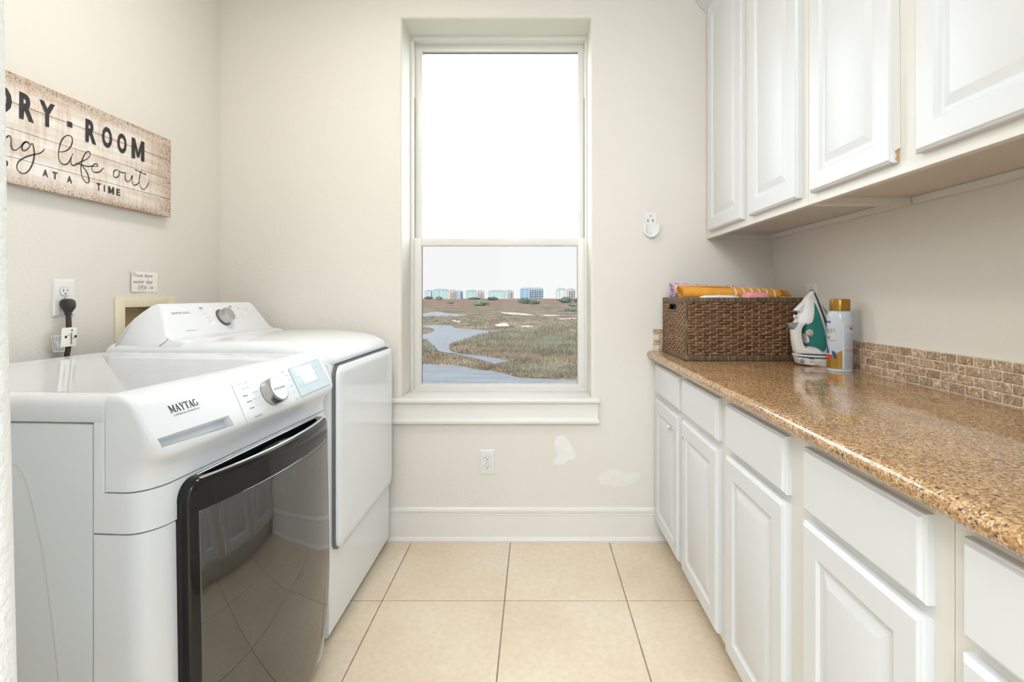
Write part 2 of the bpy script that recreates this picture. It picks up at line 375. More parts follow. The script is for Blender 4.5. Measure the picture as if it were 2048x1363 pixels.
def tile_mesh(wx, wy):
    k = (round(wx, 4), round(wy, 4))
    if k not in tm:
        o = G().box(0, wx, 0, wy, -.008, 0, .0012, 1).build('tile', M['ftile'], None, 20); tm[k] = o.data; bpy.data.objects.remove(o)
    return tm[k]
for i in range(-2, 6):
    for j in range(-9, 1):
        x0, x1 = tx0+i*T, tx0+(i+1)*T; y0, y1 = ty0+j*T, ty0+(j+1)*T
        x0 = max(x0+.002, LX+.001); x1 = min(x1-.002, 1.6 if y1 < FY else RX-.001); y0 = max(y0+.002, -2.6); y1 = min(y1-.002, D-.001)
        if x1-x0 < .02 or y1-y0 < .02: continue
        t = bpy.data.objects.new('tile', tile_mesh(x1-x0, y1-y0)); C.objects.link(t); t.parent = fl; t.location = (x0, y0, 0)
# baseboards: moulded profile (distance from wall, height)
BP = [(0, 0), (.024, 0), (.026, .010), (.022, .020), (.015, .024), (.015, .122), (.017, .124), (.017, .127), (.012, .129), (.016, .136), (.016, .145), (.012, .147), (.011, .151), (.006, .156), (0, .156)]
G().prism([(D-a, z) for a, z in BP], 'x', LX+.001, .615).build('baseboard_back', M['trim'], None, 30, kind='structure')
G().prism([(LX+a, z) for a, z in BP], 'y', FY+.001, D-.027).build('baseboard_left', M['trim'], None, 30, kind='structure')
# fillers on the wall
wb = bpy.data.objects['wall_back']
def patch(name, m, pts, th=.0008):
    P = [((x-VX)*D/F, H-(y-VY)*D/F) for x, y in pts]; P = [(p.x, p.y) for p in spline([(a, b, 0) for a, b in P+P[:1]], 5)[:-1]]
    G().loft([[(x, D+.0002, z) for x, z in P], [(x, D-th, z) for x, z in P]]).build(name, m, wb, 40)
patch('filler_patch', M['patch'], [(1112, 872), (1124, 869), (1136, 880), (1146, 897), (1152, 910), (1146, 918), (1136, 920), (1125, 928), (1108, 926), (1107, 918), (1115, 910), (1111, 898), (1109, 884)])
patch('filler_patch', M['patch2'], [(1200, 948), (1225, 937), (1245, 945), (1275, 944), (1280, 951), (1268, 965), (1235, 972), (1205, 968), (1197, 958)])

# ------------------------------------------------------------------ window
win = thing('window_1', (-.18, 2.49, .66), kind='structure')
def frame(name, m, par, x0, x1, z0, z1, l, r, t, b, y0, y1, bev=.0015, inner=None):
    g = G()
    g.box(x0, x0+l, y0, y1, z0, z1, bev); g.box(x1-r, x1, y0, y1, z0, z1, bev)
    g.box(x0+l-.0005, x1-r+.0005, y0, y1, z1-t, z1, bev); g.box(x0+l-.0005, x1-r+.0005, y0, y1, z0, z0+b, bev)
    return g.build(name, m, par)
frame('frame', M['vinyl'], win, WX0, WX1, .662, WZ1, .016, .013, .022, .012, 2.475, 2.58)
us = frame('sash', M['vinyl'], win, -.606, .248, 1.40, 2.413, .034, .030, .034, .035, 2.520, 2.555)
ls = frame('sash', M['vinyl'], win, -.606, .250, .668, 1.427, .034, .033, .036, .027, 2.488, 2.518)
frame('glazing_bead', M['vinyl'], ls, -.572, .217, .695, 1.391, .004, .004, .004, .004, 2.492, 2.500, .001)
frame('gasket', M['slot'], ls, -.5715, .2165, .696, 1.3905, .0045, .0045, .003, .002, 2.502, 2.506, 0)
frame('gasket', M['grey'], us, -.572, .218, 1.435, 2.379, .001, .001, .004, .001, 2.535, 2.540, 0)
for x in (-.43, .02):
    G().box(x-.022, x+.022, 2.505, 2.520, 1.427, 1.434, .003).build('sash_lock', M['vinyl'], win)
for sx in (-1, 1):
    x = -.602 if sx < 0 else .2465
    box('balance_slot', M['slot'], win, x-.001, x+.001, 2.4865, 2.4875, 1.43, 2.13, 0)
gm = bpy.data.materials.new('window_glass'); gm.use_nodes = True; nt = gm.node_tree; nt.nodes.clear()
out = nt.nodes.new('ShaderNodeOutputMaterial'); tr = nt.nodes.new('ShaderNodeBsdfTransparent'); gl = nt.nodes.new('ShaderNodeBsdfGlossy')
gl.inputs['Roughness'].default_value = .02; lw = nt.nodes.new('ShaderNodeLayerWeight'); lw.inputs[0].default_value = .5
p5 = nt.nodes.new('ShaderNodeMath'); p5.operation = 'POWER'; p5.inputs[1].default_value = 5; nt.links.new(lw.outputs['Facing'], p5.inputs[0])
fr = nt.nodes.new('ShaderNodeMath'); fr.operation = 'MULTIPLY_ADD'; fr.inputs[1].default_value = .9; fr.inputs[2].default_value = .018; nt.links.new(p5.outputs[0], fr.inputs[0])
mx = nt.nodes.new('ShaderNodeMixShader'); nt.links.new(fr.outputs[0], mx.inputs[0]); nt.links.new(tr.outputs[0], mx.inputs[1]); nt.links.new(gl.outputs[0], mx.inputs[2]); nt.links.new(mx.outputs[0], out.inputs[0])
tr.inputs[0].default_value = (1, 1, 1, 1)
gm2 = gm.copy(); gm2.name = 'window_glass_dimmed'  # strong tint added to dim the outdoor view through the lower pane
[n for n in gm2.node_tree.nodes if n.type == 'BSDF_TRANSPARENT'][0].inputs[0].default_value = (.405, .389, .377, 1)
box('glass_pane', gm, us, -.574, .220, 2.537, 2.539, 1.433, 2.381, 0)
box('glass_pane', gm2, ls, -.573, .218, 2.503, 2.505, .694, 1.392, 0)
# stool and apron
st = G(); st.box(WX0+.001, WX1-.001, D-.002, 2.49, .641, .666, .001)
prof = [(2.289, .641), (2.284, .645), (2.282, .653), (2.284, .662), (2.289, .666), (2.3135, .666), (2.3135, .641)]
st.prism(prof, 'x', -.664, .298); st.build('trim_1', M['trim'], None, 40, kind='structure')
ap = [(D-.0005, .641), (2.297, .641), (2.297, .577), (2.295, .570), (2.290, .564), (2.288, .560), (2.288, .556), (2.291, .5475), (D-.0005, .5475)]
def aploop(x, k): return [(x+k*(D-y), y, z) for y, z in ap]
G().loft([aploop(-.648, -.6), aploop(.282, .6)]).build('trim_2', M['trim'], None, 30, kind='structure')

# ------------------------------------------------------------------ outlets
def outlet(P, u, n, label, plugged=False, group=None):
    """duplex socket plate; P = centre on the wall, u = reading direction, n = out of the wall"""
    P = Vector(P); u = Vector(u); n = Vector(n); v = Vector((0, 0, 1))
    t = thing('wall_outlet', P, label, 'outlet', group)
    def Q(a, b, d): return P+u*a+v*b+n*d
    hw, hh = .035, .0572
    def rect(a, b, d): return [Q(-a, -b, d), Q(a, -b, d), Q(a, b, d), Q(-a, b, d)]
    G().loft([rect(hw, hh, 0), rect(hw, hh, .002), rect(hw-.004, hh-.004, .006), rect(hw-.006, hh-.006, .0065)]).build('cover_plate', M['plastic'], t, 25)
    for s_ in (1, -1):
        lp = []
        for i in range(24):
            a = 2*PI*i/24; x = .0172*math.cos(a); z = max(-.0132, min(.0132, .0172*math.sin(a))); lp.append((x, z+s_*.0195))
        r = G().loft([[Q(x, z, .0062) for x, z in lp], [Q(x, z, .0078) for x, z in lp], [Q(x*.96, s_*.0195+(z-s_*.0195)*.96, .0084) for x, z in lp]]).build('socket', M['plastic'], t, 25)
        G().loft([[Q(x*1.06, s_*.0195+(z-s_*.0195)*1.06, .0064) for x, z in lp], [Q(x*1.06, s_*.0195+(z-s_*.0195)*1.06, .0068) for x, z in lp]]).build('socket_groove', M['irong'], t, 25)
        for a, hgt in ((-.0065, .0075), (.0065, .006)):
            g = G(); c = s_*.0195+.0035
            g.loft([[Q(a-.0011, c-hgt/2, .0082), Q(a+.0011, c-hgt/2, .0082), Q(a+.0011, c+hgt/2, .0082), Q(a-.0011, c+hgt/2, .0082)],
                    [Q(a-.0011, c-hgt/2, .0087), Q(a+.0011, c-hgt/2, .0087), Q(a+.0011, c+hgt/2, .0087), Q(a-.0011, c+hgt/2, .0087)]])
            g.build('slot', M['slot'], r, 0)
        G().lathe(Q(0, s_*.0195-.0068, .0082), n, [(.0026, 0), (.0026, .0005)], 12).build('slot', M['slot'], r, 0)
    G().lathe(Q(0, 0, .006), n, [(.0028, 0), (.0028, .0012), (.002, .0018)], 12).build('screw', M['chrome'], t)
    return t
outlet((-.2225, D, H-(923-VY)*D/F), (1, 0, 0), (0, -1, 0), 'white double wall outlet low on the wall below the window')
outlet((LX, 1.544, 1.1325), (0, 1, 0), (1, 0, 0), 'white wall outlet above the front washer with a black plug in it')
outlet((RX, 1.981, 1.137), (0, -1, 0), (-1, 0, 0), 'white wall outlet on the right wall half hidden behind the steam iron')

# ------------------------------------------------------------------ plug and cord of the washer
pc = thing('power_cord', (LX+.03, 1.536, 1.08), 'black power cord with angled plug and white warning tag hanging from wall outlet', 'cord')
g = G()
def pl(x, y0, y1, z0, z1):
    pts = []
    for i in range(16):
        a = 2*PI*i/16; cy, cz = (y0+y1)/2, (z0+z1)/2
        ca, sa = math.cos(a), math.sin(a); e = .55
        pts.append((x, cy+(y1-y0)/2*math.copysign(abs(ca)**e, ca), cz+(z1-z0)/2*math.copysign(abs(sa)**e, sa)))
    return pts
zc = 1.113; yc = 1.536
g.loft([pl(LX+.0085, yc-.012, yc+.012, zc-.011, zc+.012), pl(LX+.016, yc-.0155, yc+.0155, zc-.015, zc+.0165), pl(LX+.026, yc-.0165, yc+.0165, zc-.016, zc+.0165), pl(LX+.036, yc-.012, yc+.012, zc-.018, zc+.013), pl(LX+.041, yc-.008, yc+.008, zc-.012, zc+.006)])
g.lathe((LX+.024, yc, zc-.034), (0, 0, 1), [(.0075, 0), (.010, .004), (.0085, .008), (.012, .012), (.0135, .022)], 16)
g.build('plug', M['rubber'], pc, 45)
cp = spline([(LX+.024, yc, zc-.03), (LX+.025, yc+.001, zc-.07), (LX+.026, yc+.0, zc-.12), (LX+.022, yc-.004, zc-.17), (LX+.016, yc-.004, zc-.25), (LX+.014, yc, .55)], 6)
G().tube(cp, .0068, 10).build('cable', M['cord'], pc, 60)
tg = G(); zt, zb = 1.040, .982
for sgn, x in ((1, LX+.031), (-1, LX+.018)):
    pass
def tagloop(z, dy=0): return [(LX+.030, yc-.027+dy, z), (LX+.0335, yc-.006+dy, z+.001), (LX+.034, yc+.004+dy, z+.001), (LX+.029, yc+.024+dy, z-.002), (LX+.028, yc+.024+dy, z-.002), (LX+.0325, yc+.004+dy, z), (LX+.032, yc-.006+dy, z), (LX+.0292, yc-.027+dy, z)]
tg.loft([tagloop(zb, -.004), tagloop(zt, 0)]); wt = tg.build('warning_tag', M['paper'], pc, 30)
g = G(); text(g, 'WARNING', (LX+.0345, yc-.004, zt-.033), (0, 0, -1), (0, 1, 0), .006, .036, .015, .0005)
g.add([(LX+.0349, yc-.0025, zt-.010), (LX+.0349, yc+.0045, zt-.010), (LX+.0349, yc+.001, zt-.004)], [(0, 1, 2)])
for k, (a, b) in enumerate(((-.016, -.028), (.016, -.028))):
    g.lathe((LX+.0315, yc+a, zt+b), (1, 0, 0), [(.004, 0), (.004, .0012)], 10)
    ribbon(g, [(LX+.0328, yc+a, zt+b), (LX+.0335, yc+a*.6, zt+b+.006*(1-2*k)), (LX+.0345, yc+a*.3, zt+b+.004*(1-2*k))], (1, 0, 0), .0012)
g.build('warning_print', M['ink'], wt, 0, fix=False)
# striped rating label behind the tag
g = G(); g.loft([[(LX+.016, yc-.047, 1.018), (LX+.030, yc-.020, 1.020), (LX+.030, yc-.018, .968), (LX+.016, yc-.039, .968)], [(LX+.0165, yc-.047, 1.018), (LX+.0305, yc-.020, 1.020), (LX+.0305, yc-.018, .968), (LX+.0165, yc-.039, .968)]])
lb = g.build('rating_label', M['plastic'], pc, 0)
g = G()
for k in range(6):
    t = .1+.15*k; y0_ = yc-.047+.027*t; y1_ = yc-.039+.021*t; x_ = LX+.0172+.014*t
    ribbon(g, [(x_, y0_, 1.016), (x_, y1_, .971)], (1, -.3, 0), .0016, 0)
g.build('label_stripes', M['inkgrey'], lb, 0, fix=False)
box('rest', M['rubber'], pc, LX+.004, LX+.012, yc-.005, yc+.004, .50, .56, .002)

# ------------------------------------------------------------------ utility box
ub = thing('utility_box', (LX, 1.877, .90), 'cream plastic laundry utility box frame set in the left wall behind the dryer', 'utility box')
g = G(); y0, y1, z0, z1 = 1.731, 2.022, .86, 1.133
for a, b, c, d in ((y0, y0+.040, z0, z1), (y1-.040, y1, z0, z1), (y0+.0395, y1-.0395, z1-.036, z1), (y0+.0395, y1-.0395, z0, z0+.06)):
    g.box(LX, LX+.007, a, b, c, d, .0015)
g.build('cover_frame', M['cream'], ub)
g = G(); a, b, c, d = UB; X0, X1 = LX-.085, LX+.001
g.box(X0, X0+.004, a+.001, b-.001, c+.001, d-.001); g.box(X0, X1, a+.0005, a+.004, c+.001, d-.001); g.box(X0, X1, b-.004, b-.0005, c+.001, d-.001); g.box(X0, X1, a+.001, b-.001, d-.004, d-.0005); g.box(X0, X1, a+.001, b-.001, c+.0005, c+.004)
g.build('recessed_tray', M['boxin'], ub)

# ------------------------------------------------------------------ paper note
pn = thing('paper_note', (LX, 1.86, 1.19), 'small white handwritten paper note taped to the left wall above the utility box', 'note')
ny0, ny1, nz0, nz1 = 1.800, 1.929, 1.153, 1.228
g = G(); n_ = 8
top = [[(LX+.0012+.0035*(1-i/n_)**2, ny0+(ny1-ny0)*i/n_, z) for i in range(n_+1)] for z in (nz0, nz1)]
g.add([p for l in top for p in l], [(i, i+1, n_+2+i, n_+1+i) for i in range(n_)])
g.add([(p[0]-.0008, p[1], p[2]) for l in top for p in l], [(i, n_+1+i, n_+2+i, i+1) for i in range(n_)])
sh_ = g.build('sheet', M['paper'], pn, 60, fix=False)
HW = {'P': [[(0, 0), (.05, 1)], [(.02, .95), (.5, 1), (.55, .65), (.06, .5)]], 'l': [[(.1, 1), (.05, 0)]], 'e': [[(0, .3), (.4, .38), (.3, .6), (.05, .45), (.05, .1), (.4, .02)]],
      'a': [[(.4, .5), (.1, .5), (0, .15), (.2, 0), (.4, .2)], [(.42, .55), (.45, 0)]], 's': [[(.4, .55), (.1, .5), (.1, .35), (.35, .2), (.3, .02), (0, .02)]], 'v': [[(0, .55), (.2, 0), (.42, .58)]],
      'w': [[(0, .6), (.1, 0), (.25, .45), (.4, 0), (.55, .6)]], 'h': [[(.05, 1), (0, 0)], [(.02, .35), (.25, .55), (.38, .4), (.4, 0)]], 'r': [[(0, .55), (.03, 0)], [(.02, .35), (.2, .55), (.35, .5)]],
      'd': [[(.4, .5), (.1, .5), (0, .2), (.2, 0), (.4, .15)], [(.45, 1), (.42, 0)]], 'o': [[(.2, .55), (0, .35), (.05, .05), (.3, 0), (.42, .3), (.2, .55)]],
      'O': [[(.3, 1), (0, .6), (.1, .05), (.45, 0), (.6, .5), (.3, 1)]], 'E': [[(.45, 1), (0, .95), (0, .02), (.5, 0)], [(0, .5), (.4, .52)]], 'N': [[(0, 0), (.02, 1), (.5, 0), (.55, 1)]],
      '-': [[(.05, .42), (.4, .42)]], '>': [[(0, .35), (.9, .5)], [(.55, .95), (.95, .5), (.5, .1)], [(.1, .6), (.8, .3)]]}
g = G()
def hand(g, s, y, z, h, dx=(1.08)):
    for ch in s:
        if ch == ' ': y += h*.55; continue
        for stp in HW[ch]: 
            pts = [(0, y+a*h*.95, z+b*h) for a, b in stp]
            pts = [(LX+.0018+.0035*max(0, 1-(p[1]-ny0)/(ny1-ny0))**2, p[1], p[2]) for p in pts]
            ribbon(g, pts, (1, 0, 0), .0011, 3)
        y += h*.95*max(a for st_ in HW[ch] for a, b in st_)+h*.2
    return y
hand(g, 'Please leave', ny0+.006, nz1-.020, .0150); hand(g, 'washer door', ny0+.010, nz1-.043, .0150); hand(g, '- OPEN ->', ny0+.014, nz1-.066, .0150)
g.build('handwriting', M['ink'], sh_, 0, fix=False)

# ------------------------------------------------------------------ plank sign
SX = LX+.032; sy0, sy1, sz0, sz1 = .905, 1.959, 1.447, 1.752
sg = thing('wall_sign', (LX, 1.43, sz0), 'whitewashed plank LAUNDRY - ROOM sign with black lettering on left wall', 'sign')
fr_ = [0, .27, .51, .765, 1]
planks = []
for k in range(4):
    z1_ = sz1-(sz1-sz0)*fr_[k]-.0006; z0_ = sz1-(sz1-sz0)*fr_[k+1]+.0006
    planks.append(box('plank', M['plank'], sg, LX+.004, SX-(.0, .0006, .0002, .0005)[k], sy0, sy1, z0_, z1_, .0009, 1))
for y in (1.1, 1.75): box('batten', M['plank'], sg, LX+.0005, LX+.005, y-.02, y+.02, sz0+.02, sz1-.02, .001)
def sgp(zx, zy): return hit(zx/4.01, 120+zy/4.01, (SX+.0006, 0, 0), (1, 0, 0))
U, V = (0, 1, 0), (0, 0, 1)
g = G()
for ch, xa, xb, ya, yb in (('R', 155, 272, 250, 465), ('Y', 315, 441, 312, 512), ('.', 540, 580, 487, 530), ('R', 686, 772, 466, 652), ('O', 818, 899, 520, 690), ('O', 941, 1016, 574, 735), ('M', 1056, 1158, 618, 782)):
    a = sgp(xa, ya); b = sgp(xb, ya); c = sgp(xa, yb)
    textfit(g, ch, (SX+.0006, a.y, c.z), U, V, b.y-a.y, a.z-c.z, .042)
a = sgp(155, 250); c = sgp(155, 465); hh = a.z-c.z; R0 = a.y; wl = .052
for ch, off in (('D', 1), ('N', 2), ('U', 3), ('A', 4), ('L', 5)):
    textfit(g, ch, (SX+.0006, R0-.0715*off, c.z), U, V, wl, hh, .042)
for ch, xa, xb, ya, yb in (('A', 343, 385, 872, 930), ('T', 420, 462, 892, 950), ('A', 538, 578, 925, 980), ('T', 775, 808, 983, 1042), ('I', 834, 842, 1000, 1054), ('M', 868, 915, 1008, 1068), ('E', 935, 963, 1030, 1082)):
    a = sgp(xa, ya); b = sgp(xb, ya); c = sgp(xa, yb)
    textfit(g, ch, (SX+.0006, a.y, c.z), U, V, b.y-a.y, a.z-c.z, .02)
a = sgp(40, 790); c = sgp(40, 858)
for ch, off in (('D', .0), ('A', 1), ('O', 2), ('L', 3), ('E', 5), ('N', 6), ('O', 7)):
    textfit(g, ch, (SX+.0006, a.y-.012-.036*off, c.z), U, V, .020, a.z-c.z, .02)
ink = [[(20, 690), (40, 640), (60, 612), (78, 608), (90, 630), (90, 665), (92, 695), (108, 720), (135, 718), (165, 695), (185, 670), (210, 655), (238, 668)],
       [(240, 680), (222, 658), (195, 665), (178, 695), (182, 722), (205, 725), (235, 700), (256, 668), (268, 690), (276, 750), (268, 810), (240, 875), (200, 908), (160, 900), (137, 865), (150, 815), (205, 778), (270, 758), (325, 745), (357, 716)],
       [(475, 735), (520, 732), (560, 705), (582, 655), (573, 612), (535, 605), (498, 640), (477, 700), (470, 770), (485, 820), (515, 838), (548, 825), (575, 772)],
       [(577, 768), (568, 810), (580, 842), (610, 838), (650, 815), (695, 795), (722, 768), (722, 740), (702, 733), (678, 760), (658, 810), (650, 870), (658, 930), (682, 972), (706, 984), (716, 965), (700, 905), (672, 862), (660, 845)],
       [(610, 826), (650, 838), (700, 852), (742, 850), (765, 853), (785, 850), (775, 832), (752, 838), (738, 862), (745, 892), (772, 902), (805, 892), (830, 865)],
       [(950, 882), (925, 882), (910, 905), (915, 935), (938, 940), (957, 918), (955, 890), (975, 902), (1008, 905)],
       [(1010, 903), (1004, 940), (1015, 970), (1040, 968), (1062, 925), (1058, 965), (1070, 998), (1095, 1000), (1118, 975)],
       [(1136, 880), (1120, 940), (1120, 990), (1135, 1028), (1160, 1035), (1180, 1012), (1194, 978)], [(1080, 876), (1105, 888), (1140, 905), (1172, 918)]]
for stp in ink: ribbon(g, [sgp(*p) for p in stp], (1, 0, 0), lambda t: .0022+.0016*math.sin(t*9)**2, 6)
# the part of the script word that lies behind the doorway edge: s-o-r-t-i
q = sgp(20, 690); by = q.y; bz = q.z
for ox, stp in ((-.055, [(0, .0), (.01, .035), (.012, .0), (.03, .004), (.055, .005)]), (-.10, [(0, 0), (.015, .06), (.014, .0), (.045, .002)]), (-.155, [(0, 0), (.008, .035), (.022, .03), (.024, 0), (.055, .003)]), (-.21, [(.02, .035), (0, .015), (.014, -.002), (.03, .015), (.02, .035), (.055, .02)]), (-.265, [(0, 0), (.02, .045), (.03, .01), (.01, -.005), (.055, .02)])):
    ribbon(g, [(SX+.0008, by+ox+a, bz+b) for a, b in stp], (1, 0, 0), .003, 5)
p = sgp(583, 755); g.lathe(p, (1, 0, 0), [(.0022, -.0002), (.0022, .0003)], 10)
g.build('lettering', M['ink'], sg, 0, fix=False)

# ================================================================== FRONT-LOADING WASHER
wm = thing('washing_machine', (-1.12, 1.236, 0), 'white front-loading washing machine with dark tinted glass door, nearest to the doorway', 'washing machine')
Y0, Y1, YC = .893, 1.579, 1.236
def plan(z, xf, rx=.045, ry=.060, xb=-.749, bow=0.0, ins=0.0, p=2.1, n=9):
    y0, y1 = Y0+ins, Y1-ins; pts = [(xb, y0)]; c = []
    for i in range(n+1):
        t = PI/2*i/n; c.append((xf-rx+rx*math.sin(t)**(2/p), y0+ry-ry*math.cos(t)**(2/p) if i < n else y0+ry))
    for i in range(1, 6):
        y = y0+ry+(y1-y0-2*ry)*i/6; c.append((xf, y))
    c += [(x, y0+y1-y) for x, y in c[:n+1][::-1]]
    pts += [(x+bow*(1-((y-YC)/.343)**2), y) for x, y in c]+[(xb, y1)]
    return [(x, y, z) for x, y in pts]
G().loft([plan(.05, -.684, ins=.005, xb=-1.40), plan(.78, -.682, ins=.005, xb=-1.40), plan(.83, -.70, ins=.005, xb=-1.40), plan(.905, -.72, ins=.005, xb=-1.40)]).build('inner_chassis', M['seam'], wm, 50)
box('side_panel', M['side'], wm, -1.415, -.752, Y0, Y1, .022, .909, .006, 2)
def sidep(px, py, lift):
    p = hit(px, py, WR @ (Vector((0, Y0, 0))-W0)+W1, WR @ Vector((0, -1, 0))); return WR.transposed() @ (p-W1)+W0+Vector((0, lift, 0))
WTH = -.061; W0 = Vector((-1.12, 1.236, 0)); W1 = Vector((-1.136, 1.2505, 0))
WR = Matrix.Rotation(WTH, 3, 'Z')
G().tube(spline([sidep(a, b, .0112) for a, b in ((-60, 915), (0, 919), (23, 924), (37, 932), (52, 957), (68, 1015), (89, 1114), (105, 1234), (120, 1363), (132, 1480))], 5), .0120, 24).build('pressed_bead', M['side'], wm, 80)
# lid: slab with softly rounded rim and a shallow dished middle
def lidloop(z, i, xf=-.7290):
    x0, x1, y0, y1 = -1.415+i, xf-i*.02, Y0+i, Y1-i; pts = []; R_ = .006
    for cx, cy, a in ((x1-R_, y1-R_, 0), (x0+R_, y1-R_, 90), (x0+R_, y0+R_, 180), (x1-R_, y0+R_, 270)):
        for k in range(5): t = math.radians(a+22.5*k); pts.append((cx+R_*math.cos(t), cy+R_*math.sin(t), z))
    return pts
G().loft([lidloop(.9115, .001), lidloop(.913, 0), lidloop(.938, 0), lidloop(.948, .003), lidloop(.954, .009), lidloop(.9575, .018), lidloop(.9585, .028), lidloop(.9575, .040), lidloop(.9560, .050)]).build('lid', M['white'], wm, 50)
# shroud strip between side panel and console, lower front panel
G().loft([plan(.7145, -.646, bow=.004), plan(.74, -.646, bow=.004), plan(.786, -.650, bow=.004)]).build('front_shroud', M['white2'], wm, 50)
G().loft([plan(.7860, -.7300, rx=.003, ry=.004), plan(.912, -.7300, rx=.003, ry=.004)]).build('shroud_return', M['white2'], wm, 50)
G().loft([plan(.02, -.668, bow=.002, ins=.004), plan(.04, -.650, bow=.003), plan(.40, -.644, bow=.006), plan(.7115, -.648, bow=.003)]).build('front_panel', M['white2'], wm, 50)
# console
XK = dict(xb=-.7275)
con = G().loft([plan(.7885, -.650, **XK), plan(.800, -.651, **XK), plan(.815, -.650, **XK), plan(.828, -.644, rx=.05, ry=.055, **XK), plan(.838, -.637, rx=.055, ry=.045, **XK), plan(.846, -.632, rx=.050, ry=.036, **XK),
          plan(.853, -.631, rx=.042, ry=.030, **XK), plan(.862, -.633, rx=.032, ry=.023, **XK), plan(.874, -.6393, rx=.022, ry=.016, **XK), plan(.892, -.6488, rx=.014, ry=.011, **XK), plan(.935, -.6714, rx=.012, ry=.010, **XK), plan(.942, -.676, rx=.012, ry=.010, **XK), plan(.949, -.683, ins=.001, rx=.014, ry=.012, **XK),
          plan(.955, -.692, ins=.003, rx=.014, ry=.014, **XK), plan(.959, -.704, ins=.007, rx=.012, ry=.014, **XK), plan(.9602, -.718, ins=.012, rx=.008, ry=.010, **XK)]).build('console', M['white2'], wm, 45)
FP = Vector((-.674, 0, .940)); FB = Vector((-.633, 0, .862)); fu = Vector((0, 1, 0)); fv = (FP-FB).normalized(); fn = fu.cross(fv)
WTH = -.061; W0 = Vector((-1.12, 1.236, 0)); W1 = Vector((-1.136, 1.2505, 0))      # the washer stands slightly askew
WR = Matrix.Rotation(WTH, 3, 'Z')
def fa(px, py, lift=0):
    p = hit(px, py, WR @ (FP-W0)+W1, WR @ fn); return WR.transposed() @ (p-W1)+W0+fn*lift
# dispenser pocket cut into the console
q = [fa(312, 872), fa(322, 889), fa(467, 845), fa(455, 826)]
cut = G(); o_ = [p+fn*.03 for p in q]; dn = Vector((0, 0, -1)); cut.loft([o_, [p-fn*.028-fv*.010 for p in q]])
boolean(con, [cut])
g = G(); g.loft([[q[0]-fn*.020+fv*.012, q[1]-fn*.020, q[2]-fn*.020, q[3]-fn*.020+fv*.012], [p-fn*.0285-fv*.008 for p in q]]); g.build('drawer_grip', M['side'], wm, 20)
g = G(); e0 = fa(462, 768, .0003); e1 = fa(497, 852, .0003); g.loft([[e0, e0+fu*.0009, e0+fu*.0009+fn*.0003, e0+fn*.0003], [e1, e1+fu*.0009, e1+fu*.0009+fn*.0003, e1+fn*.0003]]); g.build('drawer_seam', M['inklight'], wm, 0)
# serif name plate letters
def serif(g, P, u, v, h, s):
    n = Vector(u).cross(Vector(v)); P = Vector(P); x = 0
    def L(a, b, t):
        a = Vector(a); b = Vector(b); d = (b-a).normalized(); s_ = Vector((-d.y, d.x))*t/2
        g.add([P+u*((x+p.x)*h)+v*(p.y*h)+n*.0005 for p in (a+s_, b+s_, b-s_, a-s_)], [(0, 1, 2, 3)])
    W_ = {'M': 1.15, 'A': .95, 'Y': .92, 'T': .85, 'G': .9}
    for c in s:
        if c == 'M': L((.15, 0), (.15, 1), .1); L((.15, 1), (.55, .12), .22); L((.55, .12), (.92, 1), .09); L((.92, 0), (.92, 1), .22); L((-.02, .03), (.32, .03), .07); L((.72, .03), (1.12, .03), .07); L((-.02, .97), (.25, .97), .07); L((.85, .97), (1.12, .97), .07)
        if c == 'A': L((.12, 0), (.45, .98), .09); L((.42, .98), (.78, 0), .22); L((.2, .32), (.62, .32), .08); L((-.05, .03), (.28, .03), .07); L((.56, .03), (.98, .03), .07)
        if c == 'Y': L((.12, 1), (.45, .42), .2); L((.45, .42), (.76, 1), .09); L((.45, 0), (.45, .5), .2); L((.26, .03), (.64, .03), .07); L((-.03, .97), (.34, .97), .07); L((.6, .97), (.92, .97), .07)
        if c == 'T': L((.42, 0), (.42, 1), .21); L((.0, .96), (.84, .96), .08); L((.03, .72), (.03, 1), .07); L((.81, .72), (.81, 1), .07); L((.24, .03), (.6, .03), .07)
        if c == 'G':
            pr = None
            for k in range(11):
                a_ = math.radians(50+27*k); p = (.42+.34*math.cos(a_), .5+.46*math.sin(a_))
                if pr: L(pr, p, .17 if 3 <= k <= 7 else .09)
                pr = p
            L((.76, .05), (.76, .46), .18); L((.56, .46), (.92, .46), .07)
        x += W_[c]
    return x*h
p0 = fa(341.5, 826); tw = fa(395, 806); hgt = .0150
gg = G(); wd = serif(gg, (0, 0, 0), Vector((0, 1, 0)), fv, hgt, 'MAYTAG'); k = (fa(396, 806).y-p0.y)/wd
g = G(); serif(g, p0, Vector((0, k, 0)), fv, hgt, 'MAYTAG')
g.build('brand_lettering', M['ink'], wm, 0, fix=False); g = G()
c_ = fa(373, 820); text(g, 'COMMERCIAL TECHNOLOGY', c_-fv*.0045, fu, fv, .0036, (fa(399, 811).y-fa(347, 827).y), .012)
g.build('subtitle_lettering', M['ink'], wm, 0, fix=False); g = G()
for s_, px, py in (('Whites', 496, 791), ('Sanitize', 504, 802), ('Towels', 509, 815), ('Bulky Items', 525, 829)):
    text(g, s_, fa(px, py), fu, fv, .0042, None, .004, align='r')
g.build('console_print', M['ink'], wm, 0, fix=False)
g = G()
for s_, px, py in (('Normal - Regular', 496, 764), ('Heavy Duty', 498, 775)): text(g, s_, fa(px, py), fu, fv, .0042, None, .002, align='r')
for (xa, ya), (xb_, yb) in (((505, 785), (514, 782)), ((505, 798), (518, 793)), ((512, 812), (527, 806)), ((528, 822), (538, 815)), ((500, 772), (512, 768)), ((505, 760), (514, 757))):
    ribbon(g, [fa(xa, ya, .0004), fa(xb_, yb, .0004)], fn, .0006, 0)
